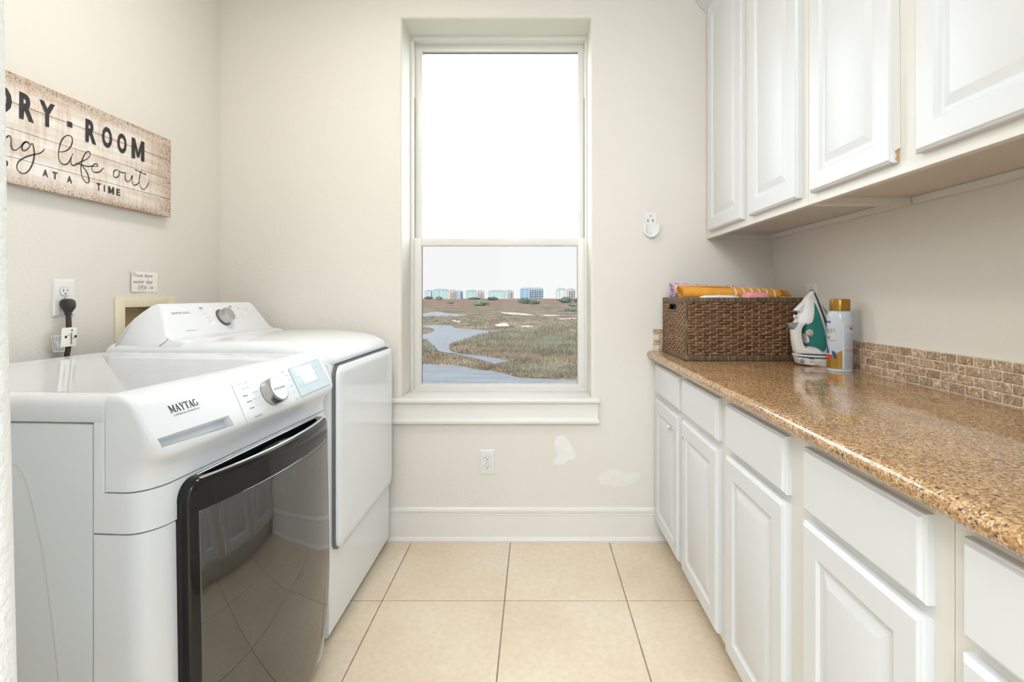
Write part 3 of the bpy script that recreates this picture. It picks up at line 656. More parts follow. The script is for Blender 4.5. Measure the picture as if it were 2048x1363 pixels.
for px, py, wd in ((562, 745, 14), (570, 752, 12), (577, 761, 10), (581, 773, 9), (586, 785, 9), (592, 798, 12)):
    a_ = fa(px, py, .0004); g.add([a_, a_+fu*wd*.0011, a_+fu*wd*.0011+fv*.0022, a_+fv*.0022], [(0, 1, 2, 3)])
g.build('faint_print', M['inklight'], wm, 0, fix=False, kind='stuff')
# knob
kc = fa(541, 785)
kn = G().lathe(kc, fn, [(.0355, 0), (.0355, .001), (.0340, .0015), (.0340, .022), (.0335, .0245), (.0320, .0255), (.0305, .0255)], 48).build('selector_knob', M['chrome'], wm, 40)
G().lathe(kc, fn, [(.0300, .0250), (.0300, .0262), (.0295, .0266)], 48).build('knob_face', M['dial'], kn, 30)
G().lathe(kc, fn, [(.0308, .0252), (.0308, .0259), (.0298, .0259)], 48, False).build('knob_ring', M['seam'], kn, 30)
g = G(); text(g, 'EXTRA POWER', kc+fn*.0268-fv*.002, fu, fv, .0055, .047, .006); g.build('knob_print', M['inkgrey'], kn, 0, fix=False)
# touch display
dq = [fa(576, 738), fa(602, 793), fa(660, 768), fa(634, 718)]
dc = sum(dq, Vector())/4
dp = G().loft([[p+fn*.0002 for p in dq], [p+fn*.0012 for p in dq], [p+(dc-p)*.02+fn*.0016 for p in dq]]).build('display', M['lcd'], wm, 20)
def dpt(a, b): return dq[0]*(1-a)*(1-b)+dq[3]*a*(1-b)+dq[1]*(1-a)*b+dq[2]*a*b
g = G(); g.add([dpt(a, b)+fn*.0018 for a, b in ((.26, .06), (.70, .06), (.70, .66), (.26, .66))], [(0, 1, 2, 3)]); g.build('display_window', M['lcdw'], dp, 0, fix=False)
g = G()
for (a, b), (c, d) in (((.70, .04), (.70, .70)), ((.72, .24), (.96, .24)), ((.72, .44), (.96, .44)), ((.04, .64), (.22, .64)), ((.04, .36), (.22, .36)), ((.04, .72), (.96, .70)), ((.34, .72), (.34, .96)), ((.62, .72), (.62, .96)), ((.22, .3), (.22, .7))):
    ribbon(g, [dpt(a, b)+fn*.002, dpt(c, d)+fn*.002], fn, .0007, 0)
g.build('display_lines', M['inklight'], dp, 0, fix=False)
g = G(); 
for i in range(4): ribbon(g, [dq[i]+fn*.0013, dq[(i+1) % 4]+fn*.0013], fn, .0012, 0)
g.build('display_edge', M['inkgrey'], dp, 0, fix=False)
# door
def outl(hw, zt_, zb_, rt, rb, n=14):
    pts = []
    for cy, cz, r, a in ((hw-rt, zt_-rt, rt, 0), (-hw+rt, zt_-rt, rt, 90), (-hw+rb, zb_+rb, rb, 180), (hw-rb, zb_+rb, rb, 270)):
        for k in range(n+1): t = math.radians(a+90*k/n); pts.append((YC+cy+r*math.cos(t), cz+r*math.sin(t)))
    o_ = []
    for i, p in enumerate(pts):                     # straight runs get points of their own, so the bow follows them
        q_ = pts[(i+1) % len(pts)]; m_ = max(1, int(math.hypot(q_[0]-p[0], q_[1]-p[1])/.03))
        o_ += [(p[0]+(q_[0]-p[0])*k/m_, p[1]+(q_[1]-p[1])*k/m_) for k in range(m_)]
    return o_
def dfront(y, z):
    u_ = min(1, abs((y-YC)/.281)); w_ = max(-1, min(1, (z-.45)/.40))
    return -.626+.048*(1-u_**2.2)*(1-.35*w_*w_)+.006*min(1, max(0, (.78-z)/.35))*(1-.6*max(0, (.35-z)/.35))
def doormesh(out, off, edge, back, rings=16):
    cy, cz = YC, .43; n = len(out); loops = []
    loops.append([(back, y, z) for y, z in out]); loops.append([(dfront(y, z)+off-edge, y, z) for y, z in out])
    for k in (1, 2, 3):
        t = PI/2*k/3; s_ = edge*(1-math.cos(t))
        l = []
        for y, z in out:
            d = math.hypot(y-cy, z-cz); f = 1-s_/d; yy, zz = cy+(y-cy)*f, cz+(z-cz)*f
            l.append((dfront(yy, zz)+off-edge*(1-math.sin(t)), yy, zz))
        loops.append(l)
    base = [(p[1], p[2]) for p in loops[-1]]
    for k in range(1, rings):
        f = 1-k/rings; loops.append([(dfront(cy+(y-cy)*f, cz+(z-cz)*f)+off, cy+(y-cy)*f, cz+(z-cz)*f) for y, z in base])
    g = G(); g.loft(loops, True, True, True); return g
dr = doormesh(outl(.281, .782, .085, .040, .235), 0, .010, -.660).build('door', M['black'], wm, 50)
ys = [1.0+.46*i/20 for i in range(21)]
fl_ = [(dfront(y, .775)-.0125, y) for y in ys]; bk = [(-.6370, y) for y in ys[::-1]]
fl_ = [(max(x, -.636) if 0 < i < 20 else -.6355, y) for i, (x, y) in enumerate(fl_)]
boolean(dr, [G().prism(fl_+bk, 'z', .728, .80)])
doormesh(outl(.260, .722, .105, .004, .215), .0022, .0018, -.640, 20).build('door_glass', M['glassdark'], dr, 50)
g = G(); g.tube(spline([(dfront(y, .78)-.004, y, .7822) for y in (.985, 1.10, 1.236, 1.37, 1.46, 1.49)], 6), .0026, 8); g.build('grip_lip', M['chrome2'], dr, 60)
g = G(); g.tube([(-.640, 1.0, .7828), (-.640, 1.47, .7828)], .0012, 8); g.build('pocket_edge', M['chrome2'], dr, 60)
g = G(); sp = spline([(-.638, 1.12, .745), (-.625, 1.17, .765), (-.610, 1.22, .775), (-.602, 1.28, .775), (-.605, 1.34, .770)], 6)
g.tube(sp, [.002+.006*math.sin(PI*i/(len(sp)-1)) for i in range(len(sp))], 8); g.build('latch_finger', M['black'], dr, 60)
for y in (Y0+.06, Y1-.06):
    for x in (-1.36, -.76): G().lathe((x, y, 0), (0, 0, 1), [(.02, 0), (.022, .004), (.02, .012), (.012, .013), (.012, .035)], 20).build('foot', M['grey'], wm)

wm.location = W1; wm.rotation_euler = (0, 0, WTH)

# ================================================================== DRYER
dm = thing('clothes_dryer', (-1.04, 1.945, 0), 'white clothes dryer with rear console and chrome knob standing below the window corner', 'dryer')
A0, A1 = 1.618, 2.286
G().box(-1.40, -.692, A0, A1, .02, .925, .008, 3).box(-1.38, -.70, A0+.01, A1-.01, .925, .93).build('cabinet_body', M['dryer'], dm)
BF = [(-.70, .02), (-.678, .022), (-.672, .030), (-.672, .905), (-.676, .915), (-.70, .918)]
G().prism(BF, 'y', A0+.001, A1-.001).build('front_panel', M['dryer'], dm, 30)
# top with a heavily rounded front edge
tp = [(-1.40, .930), (-1.40, .978), (-1.396, .984), (-1.385, .987), (-1.10, .988), (-.92, .988), (-.86, .986), (-.80, .981), (-.75, .973), (-.71, .962), (-.685, .950), (-.670, .937), (-.664, .926), (-.663, .916), (-.668, .910), (-.70, .908), (-.90, .925)]
def tl(y, k):
    return [(x+(.02 if x > -.9 else 0)*-k, y, z-(.012*k if z > .95 else .004*k)) for x, z in tp]
def tl2(y, k): return [(x-.05*k*max(0, min(1, (x+.95)/.28)), y, .93+(z-.93)*(1-.5*k) if z > .93 else z) for x, z in tp]
G().loft([tl2(A0, 1), tl2(A0+.003, .72), tl2(A0+.009, .44), tl2(A0+.018, .22), tl2(A0+.030, .08), tl2(A0+.045, 0), tl2(A1-.10, 0), tl2(A1-.06, .08), tl2(A1-.03, .3), tl2(A1-.01, .65), tl2(A1, 1)]).build('top_panel', M['dryer'], dm, 50)
# door
def rr(y0, y1, z0, z1, r, n=7):
    pts = []
    for cy, cz, a in ((y1-r, z1-r, 0), (y0+r, z1-r, 90), (y0+r, z0+r, 180), (y1-r, z0+r, 270)):
        for k in range(n+1): t = math.radians(a+90*k/n); pts.append((cy+r*math.cos(t), cz+r*math.sin(t)))
    return pts
ro = rr(A0+.030, A1-.018, .292, .903, .035); ci = ((A0+A1)/2, .60)
def sc_(pts, f, x): return [(x, ci[0]+(y-ci[0])*f, ci[1]+(z-ci[1])*f) for y, z in pts]
ddr = G().loft([sc_(ro, .985, -.672), sc_(ro, .985, -.663), sc_(ro, 1, -.662), sc_(ro, 1, -.655), sc_(ro, .997, -.6515), sc_(ro, .990, -.6495), sc_(ro, .90, -.6475), sc_(ro, .5, -.646), sc_(ro, .1, -.6455)]).build('door', M['dryer'], dm, 50)
G().loft([sc_(rr(A0+.024, A1-.014, .286, .909, .038), 1, -.6725), sc_(rr(A0+.024, A1-.014, .286, .909, .038), 1, -.6635)]).build('door_gap_shade', M['grey'], ddr, 30)  # grey ring painted in for the shaded gap behind the door
G().box(-.6455, -.6440, 1.86, 2.00, .860, .885, .0006, 1).build('door_grip', M['dryer'], ddr) if 0 else None
# console
cf = [(-1.385, .950), (-1.379, .984), (-1.372, 1.000), (-1.356, 1.036), (-1.336, 1.066), (-1.312, 1.090), (-1.297, 1.103), (-1.286, 1.110), (-1.277, 1.112), (-1.269, 1.110), (-1.262, 1.104), (-1.208, 1.008), (-1.198, .999), (-1.180, .993), (-1.150, .989), (-1.145, .984), (-1.145, .950)]
def cs(y, s, k):            # end sections: lower and slide outwards towards the base
    return [(-1.30+(x+1.30)*(1-.10*k), y+s*.050*(max(0, z-.984)/.13)**1.3, .984+(z-.984)*(1-.06*k)) for x, z in cf]
G().loft([cs(A0+.006, 1, 1), cs(A0+.010, 1, .45), cs(A0+.018, 1, .1), cs(A0+.030, 1, 0), cs(A1-.042, -1, 0), cs(A1-.026, -1, .1), cs(A1-.016, -1, .45), cs(A1-.010, -1, 1)]).build('console', M['dryer'], dm, 50)
CP = Vector((-1.262, 0, 1.104)); CB = Vector((-1.208, 0, 1.008)); cv = (CP-CB).normalized(); cn = fu.cross(cv)
def ca(px, py, lift=0): return hit(px, py, CP, cn)+cn*lift
g = G(); text(g, 'SAMSUNG', ca(362.5, 627.5), fu, cv, .0085, ca(380, 625).y-ca(344, 628).y, .012)
g.build('brand_lettering', M['inkgrey'], dm, 0, fix=False); g = G(); text(g, 'Moisture', ca(381.5, 661.5), fu, cv, .0046, ca(388, 661).y-ca(372, 662).y, .02)
g.build('sensor_lettering', M['inkgrey'], dm, 0, fix=False)
for px, py in ((401, 615.5), (460, 612.5)):
    a_ = ca(px, py, .0003); u_ = fu*.009; w_ = cv*.0018; G().loft([[a_-u_-w_, a_+u_-w_, a_+u_+w_, a_-u_+w_], [a_-u_-w_+cn*.0008, a_+u_-w_+cn*.0008, a_+u_+w_+cn*.0008, a_-u_+w_+cn*.0008]]).build('indicator_window', M['inkgrey'], dm, 0)
g = G(); text(g, 'Sensor', ca(392.5, 660.5), fu, cv, .0046, ca(398, 660).y-ca(388.5, 661).y, .0)
for px, py, wd in ((403, 620, 10), (410, 628, 10), (416, 635, 12), (421, 643, 10), (461, 616, 8), (466, 623, 9), (471, 630, 9), (474, 637, 10), (478, 617, 12), (490, 617, 14), (492, 621, 12), (482, 627, 5), (484, 630, 7), (485, 634, 4), (488, 637, 7), (497, 625, 6), (500, 629, 5), (502, 633, 6), (501, 641, 4), (508, 621, 5), (515, 631, 5), (520, 637, 6), (512, 648, 7), (497, 648, 3)):
    a_ = ca(px, py, .0004); s_ = .0019*wd
    g.add([a_-fu*s_/2, a_+fu*s_/2, a_+fu*s_/2+cv*.0022, a_-fu*s_/2+cv*.0022], [(0, 1, 2, 3)])
g.build('faint_print', M['inklight'], dm, 0, fix=False, kind='stuff')
k2 = ca(446, 634.5)
kb = G().lathe(k2, cn, [(.0365, .0002), (.0365, .0015), (.0335, .0015)], 40, True).build('knob_surround', M['grey'], dm, 30)
kk = G().lathe(k2, cn, [(.0300, .001), (.0305, .004), (.0285, .030), (.0270, .0325), (.0255, .0330), (.010, .0328)], 40).build('selector_knob', M['chrome'], dm, 40)
g = G(); g.tube([(-1.228, A0+.005, .975), (-1.205, A0+.0005, .988), (-1.196, A0+.001, 1.000)], .0008, 6); g.build('lid_seam', M['seam'], dm)
for y in (A0+.06, A1-.06):
    for x in (-1.34, -.74): G().lathe((x, y, 0), (0, 0, 1), [(.018, 0), (.02, .004), (.018, .01), (.011, .011), (.011, .03)], 20).build('foot', M['grey'], dm)

# ================================================================== BASE CABINETS
def slab(kind, xf, y0, y1, z0, z1, th=.020):
    """cupboard front facing -x; kind 'door' has a raised panel"""
    def L(i, d): return [(xf+d, y0+i, z0+i), (xf+d, y1-i, z0+i), (xf+d, y1-i, z1-i), (xf+d, y0+i, z1-i)]
    if kind == 'door': ls_ = [L(0, th), L(0, .007), L(.0015, .0045), L(.0045, .0028), L(.0065, .0006), L(.008, 0), L(.052, 0), L(.0535, .001), L(.058, .0055), L(.062, .0068), L(.068, .0068), L(.071, .0060), L(.088, .0012), L(.090, .0006)]
    else: ls_ = [L(0, th), L(0, .009), L(.001, .0065), L(.004, .0052), L(.0075, .0008), L(.009, 0)]
    return G().loft(ls_)
BX = .545
doorsY = [(1.906, 2.262), (1.499, 1.853), (1.093, 1.428), (.703, 1.017), (.325, .639)]
units = [((1.463, 2.312), (0, 1), 'white base cabinet in the far corner, round chrome knob on its far door'),
         ((.669, 1.4625), (2, 3), 'white base cabinet in the middle of the run, two wide drawers without knobs'),
         ((.302, .6685), (4,), 'narrow white base cabinet nearest the doorway, cut off by the right frame edge')]
for (ya, yb), ds, lab in units:
    t = thing('base_cabinet', (.83, (ya+yb)/2, 0), lab, 'cabinet', 'base cabinets under the counter')
    box('carcass', M['cabframe'], t, .586, 1.104, ya+.001, yb-.001, .102, .846, 0)
    box('face_frame', M['cabframe'], t, .565, .5855, ya+.0006, yb-.0006, .102, .846, .0008, 1)
    box('toe_kick', M['cabframe'], t, .635, .652, ya+.001, yb-.001, .0, .101, 0)
    for d in ds:
        a, b = doorsY[d]
        dz = slab('door', BX, a, b, .119, .674 if d < 2 else .680).build('door', M['cab'], t, 20)
        slab('drawer', BX, a-.002, b, .700, .829).build('drawer', M['cab'], t, 20)
        if d == 0:
            kp = hit(1347, 856, (BX, 0, 0), (1, 0, 0))
            G().lathe(kp, (-1, 0, 0), [(.006, 0), (.005, .010), (.013, .016), (.0145, .021), (.012, .026), (.005, .028)], 24).build('knob', M['chrome2'], dz)
        if d == 1:
            kp = hit(1365, 875, (BX, 0, 0), (1, 0, 0))
            G().lathe(kp+Vector((0, -.004, 0)), (-1, 0, 0), [(.0062, -.002), (.0062, .0004)], 16).build('knob_hole', M['mdf'], dz)
# countertop: slab with bull-nosed front edge
ct = []
for k in range(9): a_ = math.radians(90+180*k/8); ct.append((.5385+.0165*math.cos(a_), .8665+.0165*math.sin(a_)))
ct = [(1.1055, .883)]+ct+[(.565, .850), (.565, .8465), (1.1055, .8465)]
o = G().prism(ct, 'y', .302, 2.3125).build('countertop', M['granite'], None, 40); tag(o, 'brown speckled granite countertop with rounded front edge along the right wall', 'countertop')
# backsplash of individual tumbled tiles
bs = thing('tile_backsplash', (1.10, 1.3, .883), 'low backsplash of small brown travertine tiles behind the granite countertop', 'backsplash')
G().box(1.0965, 1.1065, .302, 2.3035, .8835, .9855).box(.547, 1.0965, 2.3037, 2.3135, .8835, .9855).build('grout_bed', M['grout2'], bs, 0)
tms = []
for k in range(5):
    b = bmesh.new(); bmesh.ops.create_cube(b, size=1)
    for v in b.verts: v.co = Vector((v.co.x*.007, v.co.y*.0475, v.co.z*.0228))+Vector([random.uniform(-.0012, .0012)*.8 for _ in range(3)])
    bmesh.ops.bevel(b, geom=b.edges[:], offset=.0016, segments=1, affect='EDGES')
    g = G().bm(b); q_ = g.build('tile', M['btile'], None, 30); tms.append(q_.data); bpy.data.objects.remove(q_)
for r in range(4):
    z = .8835+.014+.0252*r
    y = 2.302-(.0255 if r % 2 else .051)
    y += .0255
    while y > .36:
        t = bpy.data.objects.new('tile', random.choice(tms)); C.objects.link(t); t.parent = bs
        t.location = Vector((1.0985+random.uniform(-.0005, .0005), y-.0255, z))-bs.location; y -= .0505
    x = .573 if r % 2 else .5985-.0005
    while x < 1.075:
        t = bpy.data.objects.new('tile', random.choice(tms)); C.objects.link(t); t.parent = bs; t.rotation_euler = (0, 0, PI/2)
        t.location = Vector((x+.0, 2.3055, z))-bs.location; x += .0505

# ================================================================== WALL CABINETS
UX = .780
updoors = [(1.884, 2.251), (1.4846, 1.820), (1.0898, 1.417), (.695, 1.0245), (.33, .63)]
uu = [((1.4535, 2.312), (0, 1), 'white wall cabinet in the far corner with two tall raised-panel doors'),
      ((.660, 1.453), (2, 3), 'white wall cabinet with chipped lower door edge, over the middle of the counter'),
      ((.302, .6595), (4,), 'white wall cabinet nearest the doorway at the upper right frame edge')]
for (ya, yb), ds, lab in uu:
    t = thing('wall_cabinet', (.95, (ya+yb)/2, 1.403), lab, 'cabinet', 'wall cabinets above the counter')
    box('face_frame', M['cabframe'], t, .800, .8195, ya+.0004, yb-.0004, 1.403, 2.455, .0008, 1)
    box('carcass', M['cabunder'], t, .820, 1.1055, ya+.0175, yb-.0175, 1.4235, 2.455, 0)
    for a, b in ((ya+.0006, ya+.017), (yb-.017, yb-.0006)):
        box('side_panel', M['cabframe'], t, .820, 1.1055, a, b, 1.403, 2.455, .0006, 1)
    box('hanging_rail', M['cabframe'], t, 1.088, 1.1055, ya+.018, yb-.018, 1.4035, 1.423, .0008, 1)
    for y in ((ya*.75+yb*.25), (ya*.3+yb*.7)):
        G().lathe((1.088, y, 1.4135), (-1, 0, 0), [(.0035, 0), (.0035, .0006), (.002, .0008)], 10).build('screw_cap', M['cream'], t)
    for d in ds:
        a, b = updoors[d]; dz = slab('door', UX, a, b, 1.430, 2.44, .0198).build('door', M['cab'], t, 20)
        if d == 2:
            pts = [(a-.0004, 1.431), (a-.0004, 1.470), (a-.0004, 1.462), ]
            g = G(); zz = [1.431, 1.438, 1.446, 1.455, 1.463, 1.474]; ww = [.004, .009, .006, .010, .007, .002]
            g.loft([[(UX+.0195-w_, a-.0006, z) for z, w_ in zip(zz, ww)]+[(UX+.0196, a-.0006, z) for z in zz[::-1]], [(UX+.0195-w_, a+.001, z) for z, w_ in zip(zz, ww)]+[(UX+.0196, a+.001, z) for z in zz[::-1]]])
            g.build('bare_chip', M['mdf'], dz, 0)
            g = G(); g.loft([[(UX+.004, a-.0004, 1.452), (UX+.0195, a-.0036, 1.462), (UX+.0195, a-.0030, 1.462)], [(UX+.003, a-.0004, 1.50), (UX+.0195, a-.0038, 1.50), (UX+.0195, a-.0032, 1.50)], [(UX+.003, a-.0004, 1.60), (UX+.0195, a-.0028, 1.60), (UX+.0195, a-.0022, 1.60)], [(UX+.003, a-.0004, 1.80), (UX+.0195, a-.0006, 1.80), (UX+.0195, a-.0001, 1.80)]])
            g.build('peeling_foil', M['cabframe'], dz, 30)
cw = [(.8005, 2.4405), (.796, 2.4405), (.790, 2.448), (.778, 2.455), (.765, 2.470), (.752, 2.492), (.744, 2.508), (.738, 2.512), (.738, 2.525), (.8005, 2.525)]
G().prism([(x, z+.0145) for x, z in cw], 'y', .302, 2.3125).build('trim_3', M['cab'], None, 30, kind='structure')
box('wall_soffit', M['wall'], None, .801, RX-.001, .302, D-.001, 2.4555, CZ-.001, 0, kind='structure')

# ================================================================== THINGS ON THE COUNTER
CT = .883
# ---- wicker basket
bk_ = thing('wicker_basket', (.825, 2.11, CT), 'dark brown rectangular wicker basket holding towels on the far end of counter', 'basket')
bx0, bx1, by0, by1, bz1 = .590, 1.058, 1.945, 2.283, 1.132
def weave(P, u, n, width, pitch, rows, z0, z1, hole=None, seed=0):
    rnd = random.Random(seed); ns = int(round(width/pitch)); pitch = width/ns; g = G(); u = Vector(u); n = Vector(n); P = Vector(P); rh = (z1-z0)/rows
    for r in range(rows):
        z = z0+rh*(r+.5); segs = ns*4; ph = r % 2; jit = rnd.uniform(-.0006, .0006); runs = [[]]
        for i in range(segs+1):
            s_ = width*i/segs; inh = hole and hole[0] < s_ < hole[1] and hole[2] < z < hole[3]
            if inh: 
                if runs[-1]: runs.append([])
                continue
            a = .0036*math.cos(PI*(s_/pitch-.5)+PI*ph)
            hh = rh*.56*(1+.10*math.cos(2*PI*(s_/pitch-.5)+.0)*(1))+rnd.uniform(-.0004, .0004)
            c = P+u*s_+n*(a+.001); zc_ = z+jit+rnd.uniform(-.0005, .0005)
            runs[-1].append([c+n*-.0012+Vector((0, 0, zc_+hh/1)) , c+n*.0016+Vector((0, 0, zc_+hh*.45)), c+n*.0016+Vector((0, 0, zc_-hh*.45)), c+n*-.0012+Vector((0, 0, zc_-hh))])
        for l in runs:
            if len(l) > 1: g.loft(l, True)
    return g, ns, pitch
sides = [((bx0, by0+.004, 0), (1, 0, 0), (0, -1, 0), bx1-bx0, .0279, None), ((bx0+.004, by1, 0), (0, -1, 0), (-1, 0, 0), by1-by0, .0225, (.10, .20, 1.080, 1.106)),
         ((bx1, by1-.004, 0), (-1, 0, 0), (0, 1, 0), bx1-bx0, .0279, None), ((bx1-.004, by0, 0), (0, 1, 0), (1, 0, 0), by1-by0, .0225, None)]
for k, (P, u, n, wd, pt, hole) in enumerate(sides):
    g, ns, pitch = weave(P, u, n, wd, pt, 19, CT+.022, bz1-.018, hole, k); g.build('woven_side', M['wicker'], bk_, 50, kind='stuff')
    g = G(); P = Vector(P); u = Vector(u); n = Vector(n)
    for i in range(ns):
        s_ = pitch*(i+.5)
        if hole and hole[0] < s_ < hole[1]: g.tube([P+u*s_+Vector((0, 0, CT+.01)), P+u*s_+Vector((0, 0, hole[2]))], .0019, 6)
        else: g.tube([P+u*s_+n*.0006+Vector((0, 0, CT+.01)), P+u*s_+n*.0006+Vector((0, 0, bz1-.01))], .0019, 6)
    g.build('stakes', M['stake'], bk_, 50, kind='stuff')
    if hole:
        G().box(bx0-.0025, bx0+.008, by1-hole[1], by1-hole[0], hole[2]-.006, hole[2], .002).box(bx0-.0025, bx0+.008, by1-hole[1], by1-hole[0], hole[3], hole[3]+.006, .002).build('handle_opening', M['wrap'], bk_)
def rim(z0, z1, th):
    g = G()
    for (a, b, c, d) in ((bx0-.003, bx1+.003, by0-.003, by0+th), (bx0-.003, bx1+.003, by1-th, by1+.003), (bx0-.003, bx0+th, by0+th, by1-th), (bx1-th, bx1+.003, by0+th, by1-th)): g.box(a, b, c, d, z0, z1, .0035, 3)
    return g
rim(bz1-.020, bz1, .012).build('top_rim', M['wrap'], bk_); rim(CT+.0005, CT+.022, .012).build('bottom_rim', M['wrap'], bk_)
for x in (bx0+.0035, bx1-.0035):
    for y in (by0+.0035, by1-.0035): box('corner_post', M['wrap'], bk_, x-.006, x+.006, y-.006, y+.006, CT+.01, bz1-.005, .003)
box('base', M['wicker'], bk_, bx0+.004, bx1-.004, by0+.004, by1-.004, CT+.004, CT+.012, .001)
# black sheets added inside, standing in for the shade between the strands
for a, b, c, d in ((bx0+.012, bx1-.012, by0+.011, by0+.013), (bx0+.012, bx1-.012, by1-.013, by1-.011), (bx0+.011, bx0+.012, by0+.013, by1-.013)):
    if a < bx0+.0115: box('weave_shade', M['slot'], bk_, a, b, c, d, CT+.012, 1.074, 0)
    else: box('weave_shade', M['slot'], bk_, a, b, c, d, CT+.012, bz1-.02, 0)
def towelmat(name, stops, dots=None):
    m = mat(name, stops[0][1], .95, bump=(350, .7, .002)); nt = m.node_tree; L = nt.links; b = nt.nodes['Principled BSDF']
    tc = nt.nodes.new('ShaderNodeTexCoord'); sx = nt.nodes.new('ShaderNodeSeparateXYZ'); L.new(tc.outputs['Object'], sx.inputs[0])
    if dots:
        v = nd(nt, 'ShaderNodeTexVoronoi', tc.outputs['Object'], Scale=dots[0]); r = ramp(nt, [(0, dots[1]), (dots[3], dots[1]), (dots[3]+.03, dots[2])]); L.new(v.outputs['Distance'], r.inputs[0])
        L.new(r.outputs[0], b.inputs['Base Color'])
    else:
        r = ramp(nt, stops, 'CONSTANT'); L.new(sx.outputs['X'], r.inputs[0])
        n = nd(nt, 'ShaderNodeTexNoise', tc.outputs['Object'], Scale=30.0, Detail=4.0); rr_ = ramp(nt, [(.3, (.86, .84, .82)), (.7, (1, 1, 1))]); L.new(n.outputs['Fac'], rr_.inputs[0])
        L.new(mix(nt, 1.0, r.outputs[0], rr_.outputs[0], 'MULTIPLY'), b.inputs['Base Color'])
    return m
OR = (.90, .40, .055); WH = (.92, .84, .68); stp = [(0, OR)]
for k, x in enumerate((.205, .240, .273, .305, .337, .368)): stp += [(x, WH), (x+.0085, OR)]
M['orange'] = towelmat('orange_striped_towel', stp)
M['lilac'] = towelmat('lilac_dotted_towel', [(0, (.7, .5, .6))], (75.0, (.22, .09, .26), (.74, .55, .66), .28))
def roll(name, mt, X0, X1, y, zfun, R, turns, parent, seed, flat=.8):
    rnd = random.Random(seed); g = G(); n = int(turns*22); th = .0042; loops = []; m = 26
    for j in range(m+1):
        t = j/m; x = X0+(X1-X0)*t; zc_ = zfun(t); o_, i_ = [], []
        wob = [rnd.uniform(-1, 1) for _ in range(4)]
        for k in range(n+1):
            f = k/n; a = 2*PI*turns*f; r = .006+(R(t)-.006)*f; rr_ = r*(1+.035*math.sin(3*a+t*7+seed)+.02*math.sin(5*a-t*11))
            e = rnd.uniform(-.001, .001) if j in (0, m) else 0
            ex = (.006*math.sin(2.1*a+seed)+.008*f) if j == 0 else 0
            for lst, q_ in ((o_, rr_+th/2), (i_, rr_-th/2)): lst.append((x-ex+e*2, y+q_*math.cos(a)*1.0, zc_+q_*math.sin(a)*flat))
        loops.append(o_+i_[::-1])
    g.loft(loops, True); return g.build(name, mt, parent, 60, local=False)
ot = thing('rolled_towel', (.615, 2.075, 1.15), 'orange rolled towel with white stripes and fringe lying on top of the basket', 'towel')
roll('towel_cloth', M['orange'], .612, 1.020, 2.075, lambda t: 1.150-.008*t, lambda t: .039-.010*max(0, t-.55)/.45, 4.2, ot, 3, .82)
g = G(); rnd = random.Random(5)
for k in range(46):
    y = 2.075+rnd.uniform(-.035, .030); z = 1.152+rnd.uniform(-.010, .014); x = 1.012; x1_ = 1.012+rnd.uniform(.030, .045)
    x1_ = x1_+.010
    g.tube([(x, y, z), ((x+x1_)/2, y+rnd.uniform(-.005, .005), z+rnd.uniform(-.006, .002)), (x1_, y+rnd.uniform(-.010, .008), 1.137+rnd.uniform(0, .004))], .0013, 5)
g.build('fringe', M['orange'], ot, 60, kind='stuff')
lt = thing('rolled_towel', (.60, 2.175, 1.15), 'lilac and purple spotted rolled towel behind the orange one in the basket', 'towel')
roll('towel_cloth', M['lilac'], .606, .99, 2.185, lambda t: 1.160-.012*t, lambda t: .046-.008*t, 4.0, lt, 9, .85)
def cushion(name, mt, x0, x1, y0, y1, z0, z1, label, cat='towel', seed=1):
    rnd = random.Random(seed); b = bmesh.new(); bmesh.ops.create_cube(b, size=1); bmesh.ops.subdivide_edges(b, edges=b.edges[:], cuts=7, use_grid_fill=True)
    for v in b.verts:
        p = v.co*2; k = 4; ln = (abs(p.x)**k+abs(p.y)**k+abs(p.z)**k)**(1/k); p = p/max(ln, 1e-6)*max(abs(p.x), abs(p.y), abs(p.z))
        v.co = Vector(((x0+x1)/2+p.x*(x1-x0)/2, (y0+y1)/2+p.y*(y1-y0)/2, (z0+z1)/2+p.z*(z1-z0)/2+.002*math.sin(p.x*9+seed)*math.cos(p.y*5)))
    o = G().bm(b).build(name, mt, None, 80); return tag(o, label, cat)
cushion('folded_towel', M['whitet'], .655, .832, 1.965, 2.04, 1.06, 1.141, 'white folded towel edge showing along the front rim of the basket', seed=2)
cushion('folded_towel', M['pink'], .835, .935, 1.962, 2.030, 1.09, 1.154, 'pink towel corner bulging over the front rim of the basket', seed=3)
cushion('folded_towel', M['bluet'], .612, .70, 2.06, 2.24, 1.02, 1.108, 'blue towel seen through the handle opening of the basket', seed=4)

